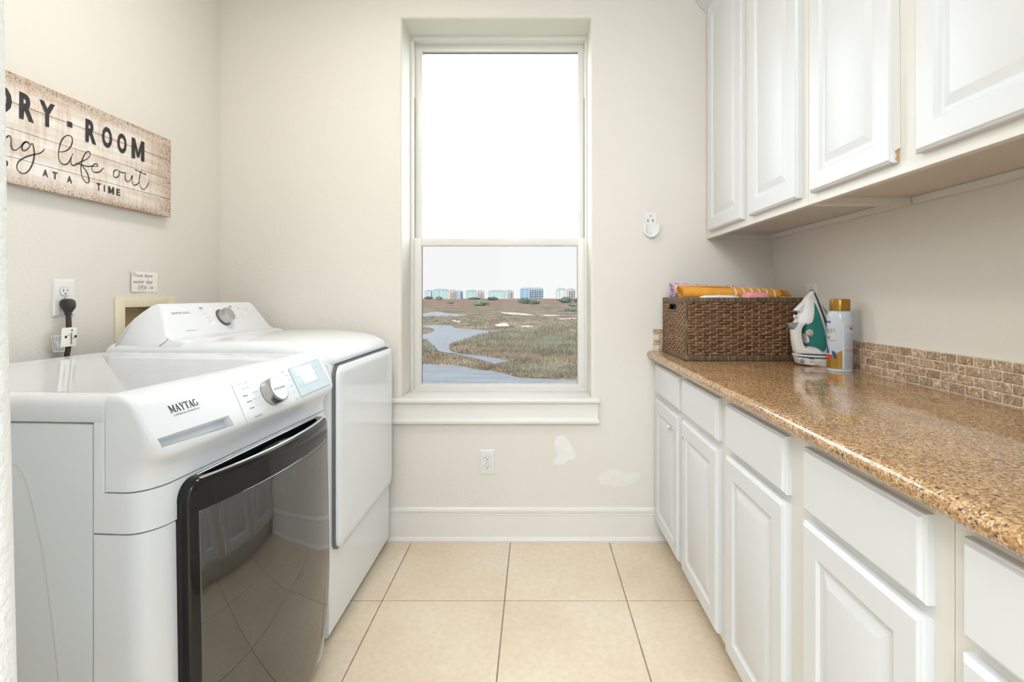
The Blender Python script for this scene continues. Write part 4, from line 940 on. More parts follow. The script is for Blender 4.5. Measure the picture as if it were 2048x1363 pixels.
# ---- steam iron standing on its heel (side outline in the x-z plane)
IY = 1.83; k_ = IY/F/6.815
def ip(zx, zy): return ((1560+zx/6.815-VX)*IY/F, H-(560+zy/6.815-VY)*IY/F)
iz = ip(0, 1150)[1]-CT
def ipz(zx, zy): x, z = ip(zx, zy); return (x, z-iz)
ir = thing('steam_iron', (1.02, IY, CT), 'white steam iron with teal water tank standing upright on the counter', 'iron')
def sm(pts, n=4): P = [Vector((a, b, 0)) for a, b in pts]; q = spline([P[-1]]+P+P[:2], n); return [(v.x, v.y) for v in q[n:-n]]
def pillow(name, out, holes, wf, m, parent, inset=.004, yc=IY, side=0, smooth=3, ang=50):
    """solid from a side outline; half thickness wf(x,z)"""
    O = sm([ipz(*p) for p in out], smooth) if smooth else [ipz(*p) for p in out]; Hs = [sm([ipz(*p) for p in h], smooth) for h in holes]
    def cl(l):
        r = [l[0]]
        for p in l[1:]:
            if math.hypot(p[0]-r[-1][0], p[1]-r[-1][1]) > 1e-4: r.append(p)
        if math.hypot(r[0][0]-r[-1][0], r[0][1]-r[-1][1]) < 1e-4: r.pop()
        return r
    O = cl(O); Hs = [cl(h) for h in Hs]
    def area_(l): return sum(l[i][0]*l[(i+1) % len(l)][1]-l[(i+1) % len(l)][0]*l[i][1] for i in range(len(l)))
    def ins(l, d):
        r = []; n = len(l)
        for i in range(n):
            a, b, c = l[i-1], l[i], l[(i+1) % n]; t = Vector((c[0]-a[0], c[1]-a[1])).normalized(); r.append((b[0]-t.y*d, b[1]+t.x*d))
        return r
    if area_(O) < 0: O = O[::-1]
    Hs = [h[::-1] if area_(h) > 0 else h for h in Hs]
    g = G(); rings = [(0, .0, ), (.25, .55), (.6, .85), (1, 1)]
    capl = []
    for l in [O]+Hs:
        lv = []
        seq = [(f, k) for f, k in rings]
        for s_ in (-1, 1):
            ls_ = []
            for f, k in seq:
                li = ins(l, inset*f); ls_.append([(x, yc+s_*wf(x, z)*k, z) for x, z in li])
            lv.append(ls_)
        full = lv[0][::-1]+lv[1][1:]
        g.loft(full, True, False, False); capl.append([(p[0], p[2]) for p in full[0]])
    tri = tessellate_polygon([[Vector((a, b, 0)) for a, b in l] for l in capl]); flat_ = [p for l in capl for p in l]
    for s_ in (-1, 1): g.add([(x, yc+s_*wf(x, z), z) for x, z in flat_], [tuple(t) for t in tri])
    o = g.build(name, m, parent, 0, fix=False)
    b = bmesh.new(); b.from_mesh(o.data); bmesh.ops.remove_doubles(b, verts=b.verts[:], dist=2e-5); bmesh.ops.recalc_face_normals(b, faces=b.faces[:]); b.to_mesh(o.data); b.free()
    o.data.polygons.foreach_set('use_smooth', [True]*len(o.data.polygons)); o.data.set_sharp_from_angle(angle=math.radians(ang)); return o
tipx, tipz = ipz(455, 125); basx, basz = ipz(690, 1160)
def solex(z): t = (tipz-z)/(tipz-basz); return tipx+(basx-tipx)*(1-(1-t)**1.35)
def wbody(x, z):
    t = max(0, min(1, (tipz-z)/(tipz-basz))); wide = .006+.046*t**.75; d = max(0, solex(z)-x)
    return max(.0145, wide*(1-min(1, d/.11)*.62)) if t > .12 else max(.004, wide)
body = [(462, 128), (500, 215), (560, 320), (620, 440), (660, 560), (676, 700), (684, 850), (688, 990), (600, 1003), (450, 1000), (300, 995), (218, 985), (190, 900), (172, 800), (163, 690), (175, 600), (215, 540), (255, 470), (268, 430), (300, 340), (340, 250), (400, 180), (440, 140)]
hole = [(345, 592), (300, 640), (287, 720), (300, 820), (328, 893), (352, 905), (362, 870), (345, 780), (338, 700), (345, 640)]
pillow('body_shell', body, [hole], wbody, M['ironw'], ir)
pillow('heel_band', [(213, 985), (300, 998), (450, 1004), (690, 1006), (692, 1040), (450, 1038), (300, 1032), (215, 1022)], [], lambda x, z: wbody(x, z)+.004, M['white2'], ir, .002, smooth=0)
pillow('heel', [(218, 1024), (300, 1034), (450, 1041), (692, 1043), (690, 1160), (560, 1160), (400, 1150), (262, 1132), (240, 1105)], [], lambda x, z: wbody(x, z)+.002, M['ironw'], ir, .003, smooth=0)
teal = [(446, 285), (500, 420), (542, 590), (566, 740), (575, 850), (560, 920), (517, 960), (480, 930), (440, 905), (385, 893), (355, 885), (362, 830), (352, 760), (332, 690), (330, 610), (360, 580), (400, 560), (425, 500), (438, 400)]
pillow('water_tank', teal, [], lambda x, z: wbody(x, z)+.0022, M['teal'], ir, .002)
def sole(t, off): 
    z = tipz+(basz+.004-tipz)*t; return z, solex(z)+off, .004+.050*t**.62
g = G(); lp = []
for i in range(22):
    z, x, hw = sole(i/21, .0); lp.append([(x+.0015, IY-hw, z), (x+.0015, IY+hw, z), (x+.0055, IY+hw, z), (x+.0055, IY-hw, z)])
g.loft(lp, True).build('soleplate', M['chrome2'], ir, 40)
g = G(); lp = []
for i in range(22):
    z, x, hw = sole(i/21, .0); hw *= .97; lp.append([(x-.004, IY-hw, z), (x-.004, IY+hw, z), (x+.0016, IY+hw, z), (x+.0016, IY-hw, z)])
g.loft(lp, True).build('heat_skirt', M['rubber'], ir, 40)
pillow('grey_panel', [(490, 220), (520, 270), (570, 350), (640, 470), (662, 560), (672, 680), (655, 640), (620, 520), (560, 400), (500, 290)], [], lambda x, z: wbody(x, z)+.0012, M['irong'], ir, .0015)
cx_, cz_ = ipz(372, 700); G().lathe((cx_, IY-.0175, cz_), (0, -1, 0), [(.0125, 0), (.0125, .004), (.0118, .010), (.010, .012)], 28).build('steam_dial', M['beige'], ir)
cx_, cz_ = ipz(385, 738); G().lathe((cx_, IY-.0294, cz_), (0, -1, 0), [(.005, 0), (.0045, .0008)], 12).build('dial_mark', M['irong'], ir)
pillow('spray_trigger', [(212, 405), (240, 372), (290, 320), (325, 290), (318, 350), (300, 415), (285, 432), (250, 420)], [], lambda x, z: .0165, M['white2'], ir, .002)
pillow('thumb_rest', [(148, 575), (190, 570), (240, 545), (232, 600), (205, 640), (180, 665), (155, 650), (142, 610)], [], lambda x, z: .0175, M['irong'], ir, .003)
a_, b_ = ipz(195, 488); G().lathe((a_, IY-.0165, b_), (0, -1, 0), [(.0085, -.004), (.0085, 0), (.006, .003)], 20).build('spray_button', M['chrome2'], ir)
a_, b_ = ipz(252, 1080); G().lathe((a_+.002, IY-.0425+.012, b_), (0, -1, 0), [(.0075, -.004), (.0075, 0), (.006, .001)], 20).build('cord_exit', M['irong'], ir)
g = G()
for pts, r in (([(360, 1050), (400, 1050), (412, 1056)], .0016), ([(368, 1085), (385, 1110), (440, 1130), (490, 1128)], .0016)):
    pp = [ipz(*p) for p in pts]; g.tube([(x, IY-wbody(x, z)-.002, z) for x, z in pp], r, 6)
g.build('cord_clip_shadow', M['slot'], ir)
g = G(); pp = [ipz(*p) for p in ((365, 1075), (400, 1065), (440, 1085), (490, 1075), (495, 1100), (450, 1115), (395, 1100))]
g.loft([[(x, IY-wbody(x, z)-.0015, z) for x, z in pp], [(x, IY-wbody(x, z)-.006, z) for x, z in pp]]); g.build('cord_clip', M['beige'], ir)

ir.location.x -= .004
# ---- spray can
cx, cy, cr = 1.0435, 1.70, .0392
sc = thing('spray_can', (cx, cy, CT), 'white and gold aerosol can with bronze cap to the right of the iron', 'spray can')
def cz(py): return H-(py-VY)*cy/F-((H-(740-VY)*cy/F)-CT)
G().lathe((cx, cy, 0), (0, 0, 1), [(cr-.003, CT+.0003), (cr, CT+.001), (cr, CT+.0035), (cr-.002, CT+.005), (cr-.0015, CT+.007), (cr, CT+.009), (cr, cz(640)), (cr-.0008, cz(632)), (cr-.003, cz(626)), (cr-.0060, cz(622)), (cr-.0082, cz(621)), (.02, cz(620.5))], 56).build('can_body', M['canw'], sc, 40)
G().lathe((cx, cy, 0), (0, 0, 1), [(cr-.0080, cz(621)), (cr-.0080, cz(600.5)), (cr-.0092, cz(598)), (cr-.012, cz(597)), (.005, cz(596.8))], 48).build('cap', M['gold'], sc, 40)
def cyl(a, z, lift=.0004):                                        # a: angle from the side that faces the doorway, + to the right
    a -= .55
    return (cx+(cr+lift)*math.sin(a), cy-(cr+lift)*math.cos(a), z)    
def ang(px): return math.asin(max(-1, min(1, ((px-VX)*(cy-cr*.6)/F-cx)/cr)))
def band(name, m, top, bot, a0, a1, lift=.0004, n=24):
    g = G(); vs_ = []
    for i in range(n+1):
        a = a0+(a1-a0)*i/n; vs_ += [cyl(a, bot(a), lift), cyl(a, top(a), lift)]
    return g.add(vs_, [(2*i, 2*i+2, 2*i+3, 2*i+1) for i in range(n)]).build(name, m, sc, 60, fix=False)
aR = .19
band('gold_band', M['cang'], lambda a: cz(703.5)+(math.sin(a)+.28)*.019, lambda a: CT+.010, -2.6, aR)
def ctext(s, a_mid, z, h, wd, m, bold=.02, name='label_print', rot=0):
    V_, F_ = text2d(s, bold); xs = [p[0] for p in V_]; x0, x1 = min(xs), max(xs); kk_ = h/.73
    g = G(); g.add([cyl(a_mid+((x-x0)/(x1-x0)-.5)*wd/cr, z+y*kk_, .0009) for x, y in V_], F_); return g.build(name, m, sc, 0, fix=False)
ctext('PREMIUM', -1.20, cz(664.9), .0165, .065, M['tan'], .03)
ctext('Faultless', -1.35, cz(644.4), .0090, .050, M['bluep'], .02)
ctext('Starch', -1.36, cz(676.7), .0120, .045, M['bluep'], .0)
g = G()
rnd = random.Random(2)
for k in range(34):
    z = cz(649+k*2.5); a0 = .42
    if cz(654) > z > cz(662): continue
    n_ = 5; wl_ = .62+rnd.uniform(-.08, .22)
    for q_ in range(n_): 
        aa, ab = a0+wl_*q_/n_, a0+wl_*(q_+.82)/n_; g.add([cyl(aa, z, .0006), cyl(ab, z, .0006), cyl(ab, z+.0011, .0006), cyl(aa, z+.0011, .0006)], [(0, 1, 2, 3)])
g.build('small_print', M['cantext'], sc, 0, fix=False)
band('red_line', M['red'], lambda a: cz(697.5), lambda a: cz(699), .36, 1.5)
band('red_line', M['red'], lambda a: cz(678.7), lambda a: cz(679.6), -1.0, -.33)
band('print_panel', M['whitet'], lambda a: cz(641), lambda a: CT+.010, aR, aR+.10)
g = G(); 
for k in range(9): pass
def disc(name, m, a0, z0, ra, rz, n=20):
    g = G(); vs_ = [cyl(a0, z0, .0006)]+[cyl(a0+ra*k_r/3*math.cos(2*PI*i/n), z0+rz*k_r/3*math.sin(2*PI*i/n), .0006) for k_r in (1, 2, 3) for i in range(n)]
    fs = [(0, 1+i, 1+(i+1) % n) for i in range(n)]+[(1+r*n+i, 1+(r+1)*n+i, 1+(r+1)*n+(i+1) % n, 1+r*n+(i+1) % n) for r in (0, 1) for i in range(n)]
    return g.add(vs_, fs).build(name, m, sc, 0, fix=False)
def cquad(name, m, q, n=8):
    g = G(); P = [(q[0][0]+(q[1][0]-q[0][0])*t, q[0][1]+(q[1][1]-q[0][1])*t, q[3][0]+(q[2][0]-q[3][0])*t, q[3][1]+(q[2][1]-q[3][1])*t) for t in [i/n for i in range(n+1)]]
    vs_ = [cyl(a+(c-a)*k/4, b+(d-b)*k/4, .0008) for a, b, c, d in P for k in range(5)]
    return g.add(vs_, [(5*i+k, 5*i+5+k, 5*i+6+k, 5*i+1+k) for i in range(n) for k in range(4)]).build(name, m, sc, 0, fix=False)
disc('fruit_mark', M['red'], .98, cz(655), .16, .005)
cquad('blue_mark', M['bluep'], [(-.66, cz(700)), (-.36, cz(700.5)), (-.17, cz(714)), (-.42, cz(714.8))])
cquad('blue_mark', M['bluep'], [(-1.38, cz(685)), (-1.12, cz(689)), (-.86, cz(704)), (-1.15, cz(706))])
disc('red_mark', M['red'], -.95, cz(711.5), .34, .0075)

# ---- empty holder on the back wall
def hp(zx, zy): px, py = 1260+zx/13.63, 400+zy/13.63; return ((px-VX)*D/F, H-(py-VY)*D/F)
hk = thing('wall_holder', (.54, D, 1.46), 'small white plastic mounting bracket screwed to back wall right of the window', 'bracket')
bp_ = [(400, 440), (425, 350), (555, 330), (700, 350), (715, 440), (715, 640), (400, 640)]
P_ = [hp(*p) for p in bp_]; G().loft([[(x, D-.0003, z) for x, z in P_], [(x, D-.004, z) for x, z in P_]]).build('back_plate', M['plastic'], hk, 30)
cu_ = []
for i in range(25): a_ = PI+PI*i/24; cu_.append((565+215*math.cos(a_), 790-235*math.sin(a_)*1))
outer = [hp(350, 640)]+[hp(*p) for p in cu_]+[hp(780, 640)]
inner = [hp(425, 640)]+[hp(565+150*math.cos(PI+PI*i/24), 790-190*math.sin(PI+PI*i/24)) for i in range(25)]+[hp(710, 640)]
lo = []
for (d0, f) in ((.0003, 0), (.020, 0), (.022, .5), (.020, 1), (.0045, 1)):
    lo.append([((a[0]*(1-f)+b[0]*f), D-d0, (a[1]*(1-f)+b[1]*f)) for a, b in zip(outer, inner)])
G().loft(lo, False, False, False).build('cup_rim', M['plastic'], hk, 50)
G().loft([[(x, D-.0003, z) for x, z in inner], [(x, D-.006, z) for x, z in inner]]).build('cup_floor', M['plastic'], hk, 30)
for a_, b_ in ((553, 430), (560, 905)):
    x, z = hp(a_, b_); G().lathe((x, D-.003, z), (0, -1, 0), [(.005, 0), (.005, .002), (.003, .0035)], 16).build('screw', M['chrome'], hk)
for a_ in (480, 615):
    x, z = hp(a_, 560); box('slot', M['irong'], hk, x-.0035, x+.0045, D-.0046, D-.0041, z-.006, z+.006, 0)

# ---- ceiling lamp of the room (above the frame)
cl = thing('ceiling_light', (-.60, 1.30, CZ), 'round white flush ceiling light', 'ceiling light')
G().lathe((-.60, 1.30, CZ), (0, 0, -1), [(.19, 0), (.19, .02), (.17, .03)], 40).build('base', M['plastic'], cl)
G().lathe((-.60, 1.30, CZ-.03), (0, 0, -1), [(.168, 0), (.165, .025), (.14, .045), (.08, .052), (.01, .054)], 40).build('diffuser', M['lamp'], cl)

# ================================================================== OUTSIDE: tidal marsh, water, shrubs, far houses
GZ = -5.0
def gp(px, py, z=0.0): 
    Y = (H-GZ-z)*F/(py-VY); return Vector(((px-VX)*Y/F, Y, GZ+z))
def op(zx, zy, z=0.0): return gp(840+zx/6.4, 560+zy/6.4, z)
def mk_marsh():
    m = mat('marsh_ground', (.3, .27, .2), .95); nt = m.node_tree; L = nt.links; b = nt.nodes['Principled BSDF']; b.inputs['Specular IOR Level'].default_value = .1
    g = nt.nodes.new('ShaderNodeNewGeometry').outputs['Position']
    mp = nt.nodes.new('ShaderNodeMapping'); mp.inputs['Scale'].default_value = (.35, .12, 1); L.new(g, mp.inputs[0])
    n1 = nd(nt, 'ShaderNodeTexNoise', mp.outputs[0], Scale=.30, Detail=9.0, Roughness=.65); n2 = nd(nt, 'ShaderNodeTexNoise', g, Scale=1.3, Detail=9.0, Roughness=.8)
    n3 = nd(nt, 'ShaderNodeTexNoise', mp.outputs[0], Scale=.9, Detail=5.0)
    near = ramp(nt, [(.36, (.20, .18, .15)), (.45, (.38, .33, .26)), (.50, (.29, .30, .23)), (.56, (.47, .40, .32)), (.62, (.30, .28, .22)), (.72, (.28, .33, .27))]); L.new(n1.outputs['Fac'], near.inputs[0])
    far = ramp(nt, [(.35, (.26, .27, .23)), (.50, (.42, .30, .25)), (.62, (.46, .33, .28)), (.75, (.36, .32, .28))]); L.new(n1.outputs['Fac'], far.inputs[0])
    sx = nt.nodes.new('ShaderNodeSeparateXYZ'); L.new(g, sx.inputs[0])
    mr = nd(nt, 'ShaderNodeMapRange'); L.new(sx.outputs['Y'], mr.inputs['Value']); mr.inputs['From Min'].default_value = 230; mr.inputs['From Max'].default_value = 420
    c = mix(nt, mr.outputs[0], near.outputs[0], far.outputs[0])
    r2 = ramp(nt, [(.38, (.48, .48, .50)), (.52, (1.0, .98, .95)), (.62, (1.35, 1.3, 1.2))]); L.new(n2.outputs['Fac'], r2.inputs[0])
    r3 = ramp(nt, [(.38, (.70, .70, .72)), (.55, (1.1, 1.1, 1.1))]); L.new(n3.outputs['Fac'], r3.inputs[0])
    c = mix(nt, 1.0, c, r2.outputs[0], 'MULTIPLY'); L.new(mix(nt, 1.0, c, r3.outputs[0], 'MULTIPLY'), b.inputs['Base Color'])
    return m
def mk_water():
    m = mat('shallow_water', (.30, .38, .47), .25); nt = m.node_tree; L = nt.links; b = nt.nodes['Principled BSDF']
    g = nt.nodes.new('ShaderNodeNewGeometry').outputs['Position']
    mp = nt.nodes.new('ShaderNodeMapping'); mp.inputs['Scale'].default_value = (.25, 1.2, 1); L.new(g, mp.inputs[0])
    n = nd(nt, 'ShaderNodeTexNoise', mp.outputs[0], Scale=.8, Detail=6.0, Roughness=.6)
    r = ramp(nt, [(.35, (.15, .21, .32)), (.52, (.24, .32, .42)), (.66, (.32, .41, .47))]); L.new(n.outputs['Fac'], r.inputs[0]); L.new(r.outputs[0], b.inputs['Base Color'])
    bp = nd(nt, 'ShaderNodeBump', Strength=.8, Distance=.05); L.new(n.outputs['Fac'], bp.inputs['Height']); L.new(bp.outputs[0], b.inputs['Normal'])
    return m
M['marsh'] = mk_marsh(); M['water'] = mk_water()
M['foil'] = mat('shrub_leaves', (.16, .24, .20), .8, noise=(.8, .35))
M['foil2'] = mat('shrub_leaves_grey', (.27, .37, .30), .8, noise=(.8, .3))
def mk_grass(name, cols):
    m = mat(name, cols[0], .9); nt = m.node_tree; g = nt.nodes.new('ShaderNodeNewGeometry'); n = nd(nt, 'ShaderNodeTexNoise', g.outputs['Position'], Scale=.22, Detail=3.0)
    a = nt.nodes.new('ShaderNodeMath'); a.operation = 'MULTIPLY_ADD'; a.inputs[1].default_value = 1.3; a.inputs[2].default_value = -.65; nt.links.new(n.outputs['Fac'], a.inputs[0])
    b_ = nt.nodes.new('ShaderNodeMath'); b_.operation = 'ADD'; nt.links.new(a.outputs[0], b_.inputs[0]); nt.links.new(g.outputs['Random Per Island'], b_.inputs[1])
    r = ramp(nt, [(k/(len(cols)-1), c) for k, c in enumerate(cols)]); nt.links.new(b_.outputs[0], r.inputs[0]); nt.links.new(r.outputs[0], nt.nodes['Principled BSDF'].inputs['Base Color']); return m
M['grassb'] = mk_grass('brown_marsh_grass', [(.14, .11, .09), (.34, .27, .20), (.30, .31, .22), (.52, .42, .32), (.66, .58, .48)])
M['grassg'] = mk_grass('grey_green_marsh_grass', [(.14, .17, .13), (.28, .33, .25), (.34, .30, .22), (.42, .47, .36), (.60, .60, .48)])
M['sand'] = mat('pale_mud', (.95, .95, .93), .8, noise=(.2, .03))
M['light_cut_ground'] = mat('light_cut_dark', (.05, .075, .035), .95, noise=(.6, .3))
G().box(-120, 120, 3.2, 32, GZ-1, GZ, 0).build('light_cut_ground', M['light_cut_ground'], None, 0, kind='structure')  # unseen dark ground, added to cut light bounced up into the window
o = G().box(-900, 900, 32.01, 1290, GZ-1, GZ, 0).build('marsh_ground', M['marsh'], None, 0, kind='structure')
def flat(name, m, zp, lab, cat, h, sm_=4, group=None):
    P = [op(a, b) for a, b in zp]
    if sm_: P = spline([P[-1]]+P+P[:2], sm_)[sm_:-sm_]
    # shores drawn on the water level, bank edge going down into the ground
    r = [P[0]]
    for p in P[1:]:
        if (p-r[-1]).length > .05: r.append(p)
    if (r[0]-r[-1]).length < .05: r.pop()
    tri = tessellate_polygon([[Vector((p.x, p.y, 0)) for p in r]])
    g = G(); g.add([(p.x, p.y, GZ+h) for p in r], [tuple(t) for t in tri]); n = len(r)
    g.add([(p.x, p.y, GZ+h) for p in r]+[(p.x, p.y, GZ-.2) for p in r], [(i, (i+1) % n, n+(i+1) % n, n+i) for i in range(n)])
    o = g.build(name, m, None, 0); return tag(o, lab, cat, group)
flat('water_channel', M['water'], [(-60, 580), (60, 585), (160, 578), (400, 583), (430, 608), (620, 630), (860, 643), (1070, 648), (930, 668), (860, 684), (740, 715), (600, 752), (450, 792), (385, 822), (372, 860), (385, 905), (450, 930), (560, 950), (740, 965), (900, 992), (1010, 1015), (1130, 1042), (1050, 1058), (950, 1072), (870, 1050), (720, 1010), (560, 975), (440, 945), (330, 930), (250, 915), (205, 880), (160, 845), (120, 800), (40, 765), (-60, 740), (-60, 690), (60, 688), (140, 672), (180, 640), (140, 615), (30, 602), (-60, 600)], 'winding blue-grey tidal channel curving through the marsh outside the window', 'water', .06)
flat('water_pool', M['water'], [(-120, 1080), (200, 1090), (450, 1098), (600, 1120), (720, 1152), (880, 1165), (1000, 1185), (1130, 1215), (1260, 1252), (1500, 1268), (1750, 1280), (2250, 1300), (2250, 1420), (-120, 1420)], 'wide blue-grey water along the bottom edge of the window view', 'water', .06)
flat('water_pool', M['water'], [(-80, 430), (60, 425), (140, 408), (230, 404), (330, 420), (450, 430), (580, 440), (540, 458), (470, 466), (250, 462), (60, 460), (-80, 462)], 'distant long blue-grey lagoon at the left of the window view', 'water', .05)
for zp, lab in (([(1030, 412), (1120, 416), (1220, 416), (1300, 424), (1380, 436), (1465, 445), (1380, 448), (1280, 444), (1180, 438), (1090, 430)], 'long white salt pan in the middle distance of the marsh'),
                ([(1590, 444), (1700, 450), (1810, 455), (1720, 458), (1610, 454)], 'thin white salt streak to the right in the middle distance'),
                ([(1770, 494), (1880, 490), (2050, 486), (2050, 493), (1900, 498), (1800, 500)], 'thin white salt streak at the right edge of the window view'),
                ([(958, 570), (1000, 566), (1040, 550), (1100, 552), (1130, 575), (1140, 586), (1060, 590), (990, 588)], 'bright white salt patch in the centre of the marsh'),
                ([(1300, 588), (1400, 584), (1450, 592), (1380, 600), (1310, 598)], 'small white salt patch right of the bright central one'),
                ([(410, 514), (470, 518), (520, 528), (500, 538), (440, 528)], 'small white salt patch near the channel on the left')):
    flat('salt_patch', M['sand'], zp, lab, 'salt patch', .07, 3, 'white salt patches in the marsh')
# grass in tufts (uncountable)
def inside(p, poly):
    c = False; n = len(poly)
    for i in range(n):
        a, b = poly[i], poly[(i+1) % n]
        if (a[1] > p[1]) != (b[1] > p[1]) and p[0] < (b[0]-a[0])*(p[1]-a[1])/(b[1]-a[1])+a[0]: c = not c
    return c
def tufts(name, m, zp, n, hmin, hmax, lab, seed, w=.05):
    rnd = random.Random(seed); P = [op(a, b) for a, b in zp]; poly = [(p.x, p.y) for p in P]; xs = [p[0] for p in poly]; ys = [p[1] for p in poly]; g = G(); k = 0
    for _ in range(n*6):
        if k >= n: break
        zx = rnd.uniform(min(a for a, b in zp), max(a for a, b in zp)); zy = rnd.uniform(min(b for a, b in zp), max(b for a, b in zp))
        if not inside((zx, zy), zp): continue
        c = op(zx, zy); k += 1; s_ = c.y/60
        for q_ in range(4):
            a = rnd.uniform(0, 2*PI); h = rnd.uniform(hmin, hmax); r = rnd.uniform(0, .25)*s_; x, y = c.x+r*math.cos(a), c.y+r*math.sin(a); ln = rnd.uniform(.1, .4)*h
            ww = w*s_*rnd.uniform(.6, 1.4)
            g.add([(x-ww, y, GZ), (x+ww, y, GZ), (x+ln*math.cos(a), y+ln*math.sin(a), GZ+h)], [(0, 1, 2)])
    o = g.build(name, m, None, 0, fix=False); return tag(o, lab, 'grass', kind='stuff')
tufts('marsh_grass', M['grassg'], [(740, 730), (960, 675), (1300, 655), (1700, 600), (2300, 560), (2300, 960), (1800, 980), (1300, 890), (900, 860), (620, 880), (520, 820)], 3800, .25, .8, 'tall grey-green marsh grass on the spit right of the channel', 1)
tufts('marsh_grass', M['grassb'], [(400, 850), (500, 800), (760, 780), (1100, 850), (1500, 930), (2300, 960), (2300, 1060), (1500, 1060), (1200, 1035), (900, 975), (520, 935), (430, 905)], 2600, .15, .45, 'short brown marsh grass along the right bank of the channel', 2)
tufts('marsh_grass', M['grassb'], [(30, 930), (250, 925), (460, 965), (900, 1070), (1250, 1190), (2300, 1230), (2300, 1270), (1300, 1235), (1000, 1170), (720, 1135), (450, 1085), (30, 1075)], 900, .08, .28, 'sparse dark tufts on the wet mud between channel and water', 3, .06)
tufts('marsh_grass', M['grassg'], [(1100, 1060), (2300, 1080), (2300, 1240), (1500, 1240), (1250, 1180), (1100, 1130)], 900, .08, .28, 'low green grass band near the bottom right of the view', 4)
tufts('marsh_grass', M['grassg'], [(-60, 770), (60, 775), (150, 860), (210, 905), (60, 940), (-60, 940)], 500, .2, .5, 'dark green grass bank at the left edge of the window view', 6)
tufts('marsh_grass', M['grassb'], [(900, 700), (1300, 660), (2300, 575), (2300, 960), (1300, 900), (900, 860)], 1500, .25, .7, 'scattered tan stems among the tall green marsh grass', 11)
tufts('marsh_grass', M['grassg'], [(560, 800), (1100, 840), (2300, 930), (2300, 1060), (1400, 1050), (900, 960), (560, 900)], 900, .15, .4, 'scattered green stems among the short brown marsh grass', 12)
tufts('marsh_grass', M['grassb'], [(-60, 470), (2300, 380), (2300, 560), (1500, 600), (1100, 625), (620, 610), (400, 560), (-60, 560)], 450, .15, .45, 'brown tussocks in the middle distance behind the channel', 13, .05)
def shrub(px, py, w_, h_, m, lab, seed, stretch=1.0):
    c = gp(px, py); W_ = w_*c.y/F; Hh = h_*c.y/F; rnd = random.Random(seed)
    t = thing('shrub', c, lab, 'shrub', 'shrubs in the marsh'); b = bmesh.new(); bmesh.ops.create_icosphere(b, subdivisions=3, radius=1)
    ph = [rnd.uniform(0, 6) for _ in range(6)]
    def rad(p): return 1+.16*math.sin(3*p.x+ph[0])+.13*math.sin(5*p.z+ph[1]+3*p.x)+.10*math.sin(8*p.x+ph[2])*math.cos(6*p.y)
    for v in b.verts: 
        r = rad(v.co)*.9; v.co = Vector((c.x+v.co.x*W_/2*r, c.y+v.co.y*W_/2*r*stretch, c.z+Hh*.40+v.co.z*Hh*.5*r))
    G().bm(b).build('foliage', m, t, 80)
    g = G()
    for _ in range(420):
        p = Vector((rnd.gauss(0, 1), rnd.gauss(0, 1), rnd.gauss(0, 1))).normalized()
        if p.z < -.5: continue
        r = rad(p)*rnd.uniform(.85, 1.08); q_ = Vector((c.x+p.x*W_/2*r, c.y+p.y*W_/2*r*stretch, c.z+Hh*.40+p.z*Hh*.5*r)); s_ = W_*.035
        u = Vector((rnd.uniform(-1, 1), rnd.uniform(-1, 1), rnd.uniform(-1, 1)))*s_; v = Vector((rnd.uniform(-1, 1), rnd.uniform(-1, 1), rnd.uniform(-1, 1)))*s_
        g.add([q_-u, q_+v, q_+u, q_-v], [(0, 1, 2, 3)])
    g.build('leaves', m, t, 0, kind='stuff', fix=False)
    G().lathe((c.x, c.y, c.z), (0, 0, 1), [(W_*.05, 0), (W_*.035, Hh*.3)], 8).build('trunk', M['grassb'], t)
for a in ((1049, 607, 27, 13, 'foil', 'dark round shrub below the blue house, left of a close pair', 1), (1068, 608, 21, 9, 'foil', 'smaller dark shrub, right of the close pair below the blue house', 2),
          (1131, 605, 32, 11, 'foil', 'dark spreading shrub below the right-most house', 3), (1154, 604, 16, 9, 'foil', 'dark shrub cut off by the right window sash', 4),
          (963, 611, 28, 11, 'foil2', 'green mound-shaped shrub left of the middle of the marsh', 5), (901, 607, 13, 6, 'foil2', 'small green shrub in front of the left houses', 6),
          (986, 600, 24, 7, 'foil', 'low dark shrub in front of the turquoise middle house', 7), (1140, 622, 30, 7, 'foil2', 'low flat green shrub at the right, nearer than the others', 8),
          (1148, 612, 22, 5, 'foil2', 'low pale shrub behind the flat green one at the right', 9), (1112, 686, 30, 16, 'foil2', 'round green bush in the tall grass on the right', 10),
          (858, 598, 18, 6, 'foil', 'dark shrub at the far left below the first house', 11), (950, 598.5, 26, 4, 'foil', 'thin dark hedge below the second house', 12),
          (878, 599, 16, 7, 'foil2', 'grey-green palm-like shrub before the long pale house', 13)):
    shrub(a[0], a[1], a[2], a[3], M[a[4]], a[5], a[6])
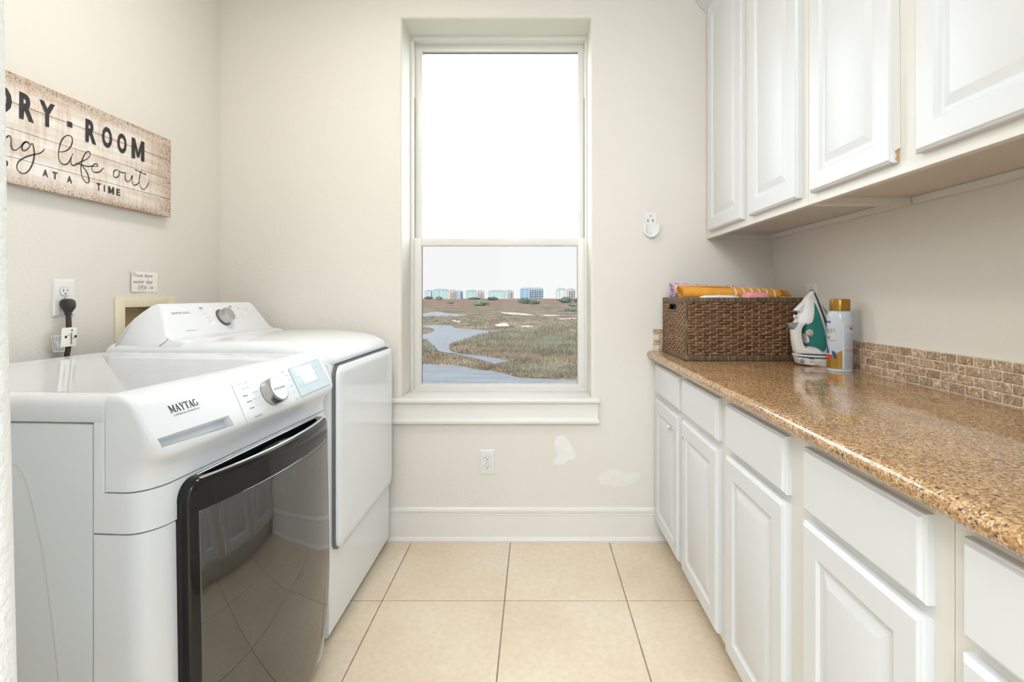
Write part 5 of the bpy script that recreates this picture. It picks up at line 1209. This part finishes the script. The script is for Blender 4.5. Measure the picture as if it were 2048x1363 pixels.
# houses about 600 m away
def hcol(n, c): M[n] = mat(n, c, .8, noise=(.05, .03))
hcol('house_cyan', (.55, .86, .92)); hcol('house_sky', (.66, .86, .95)); hcol('house_blue', (.40, .68, .92)); hcol('house_cream', (.92, .90, .78)); hcol('house_pale', (.78, .92, .94)); hcol('house_mint', (.60, .90, .90))
M['roof'] = mat('grey_blue_roof', (.45, .55, .62), .8, noise=(.1, .08)); M['hwin'] = mat('far_window_glass', (.10, .15, .22), .3, noise=(.2, .1)); M['hwhite'] = mat('house_trim_white', (.80, .82, .84), .7, noise=(.1, .02))
def house(x0, x1, top, m, lab, balc=0, base=597.5, Y=1120, dep=32, grp='pastel apartment houses on the horizon'):
    k = Y/F; X0, X1 = (x0-VX)*k, (x1-VX)*k; Z1 = H-(top-VY)*k; Z0 = GZ; t = thing('apartment_house', ((X0+X1)/2, Y+dep/2, Z0), lab, 'house', grp)
    rh = 4.0; we = Z1-rh; G().box(X0, X1, Y, Y+dep, Z0, we).build('wall', M[m], t, 0)
    e = .25; G().loft([[(X0-e, Y-e, we), (X1+e, Y-e, we), (X1+e, Y+dep+e, we), (X0-e, Y+dep+e, we)], [(X0-e, Y-e, we+.6), (X1+e, Y-e, we+.6), (X1+e, Y+dep+e, we+.6), (X0-e, Y+dep+e, we+.6)], [(X0+6, Y+12, Z1), (X1-6, Y+12, Z1), (X1-6, Y+dep-12, Z1), (X0+6, Y+dep-12, Z1)]]).build('roof', M['roof'], t, 0)
    nf = 4; fh = (we-Z0-3.0)/nf
    if balc:
        bx = X0+(X1-X0)*balc
        for f in range(nf):
            z = Z0+3.0+fh*f
            G().box(bx, X1-.8, Y-3.2, Y-.1, z-.4, z+.3).build('balcony_slab', M['hwhite'], t, 0)
            n = max(2, int((X1-bx)/5.2))
            for i in range(n):
                x = bx+(X1-bx)*(i+.5)/n; G().box(x-1.4, x+1.4, Y-.16, Y+.05, z+.5, z+fh*.74).build('window', M['hwin'], t, 0)
        for i in range(4):
            x = bx+.6+(X1-bx-2.0)*i/3; G().box(x-.45, x+.45, Y-3.3, Y-2.4, Z0, we).build('balcony_post', M['hwhite'], t, 0)
    w1 = X0+(X1-X0)*(balc or 1); n = max(1, int((w1-X0)/9))
    for f in range(nf):
        z = Z0+3.0+fh*f
        for i in range(n):
            x = X0+(w1-X0)*(i+.5)/n; G().box(x-.8, x+.8, Y-.12, Y+.05, z+1.6, z+fh*.7).build('window', M['hwin'], t, 0)
house(848, 862, 579, 'house_sky', 'pale blue apartment house, first from the left on the horizon')
house(864, 893, 577, 'house_cyan', 'wide turquoise apartment house with cream wing, second from the left', 0)
house(893.6, 911, 578.5, 'house_cream', 'cream apartment house with balconies next to the wide turquoise one', .35)
house(911.6, 922, 579.5, 'house_blue', 'narrow strong blue apartment house, left of the gap', .5)
house(931, 951, 579, 'house_cyan', 'turquoise apartment house joined to a cream one in the left centre', 0)
house(951.6, 966, 579.5, 'house_cream', 'cream apartment house with balconies in the left centre', .25)
house(976, 1008, 579.5, 'house_mint', 'long mint green apartment house in the centre of the horizon', 0)
house(1008.6, 1026, 579, 'house_sky', 'sky blue house with balconies joined to the mint green one', .4)
house(1040, 1087, 574.5, 'house_blue', 'tallest blue apartment house with rows of white balconies right of centre', .40)
house(1113, 1134, 575.5, 'house_pale', 'pale turquoise apartment house near the right window sash', 0)
house(1134.6, 1151, 576, 'house_cream', 'cream apartment house with balconies at the right window sash', .15)
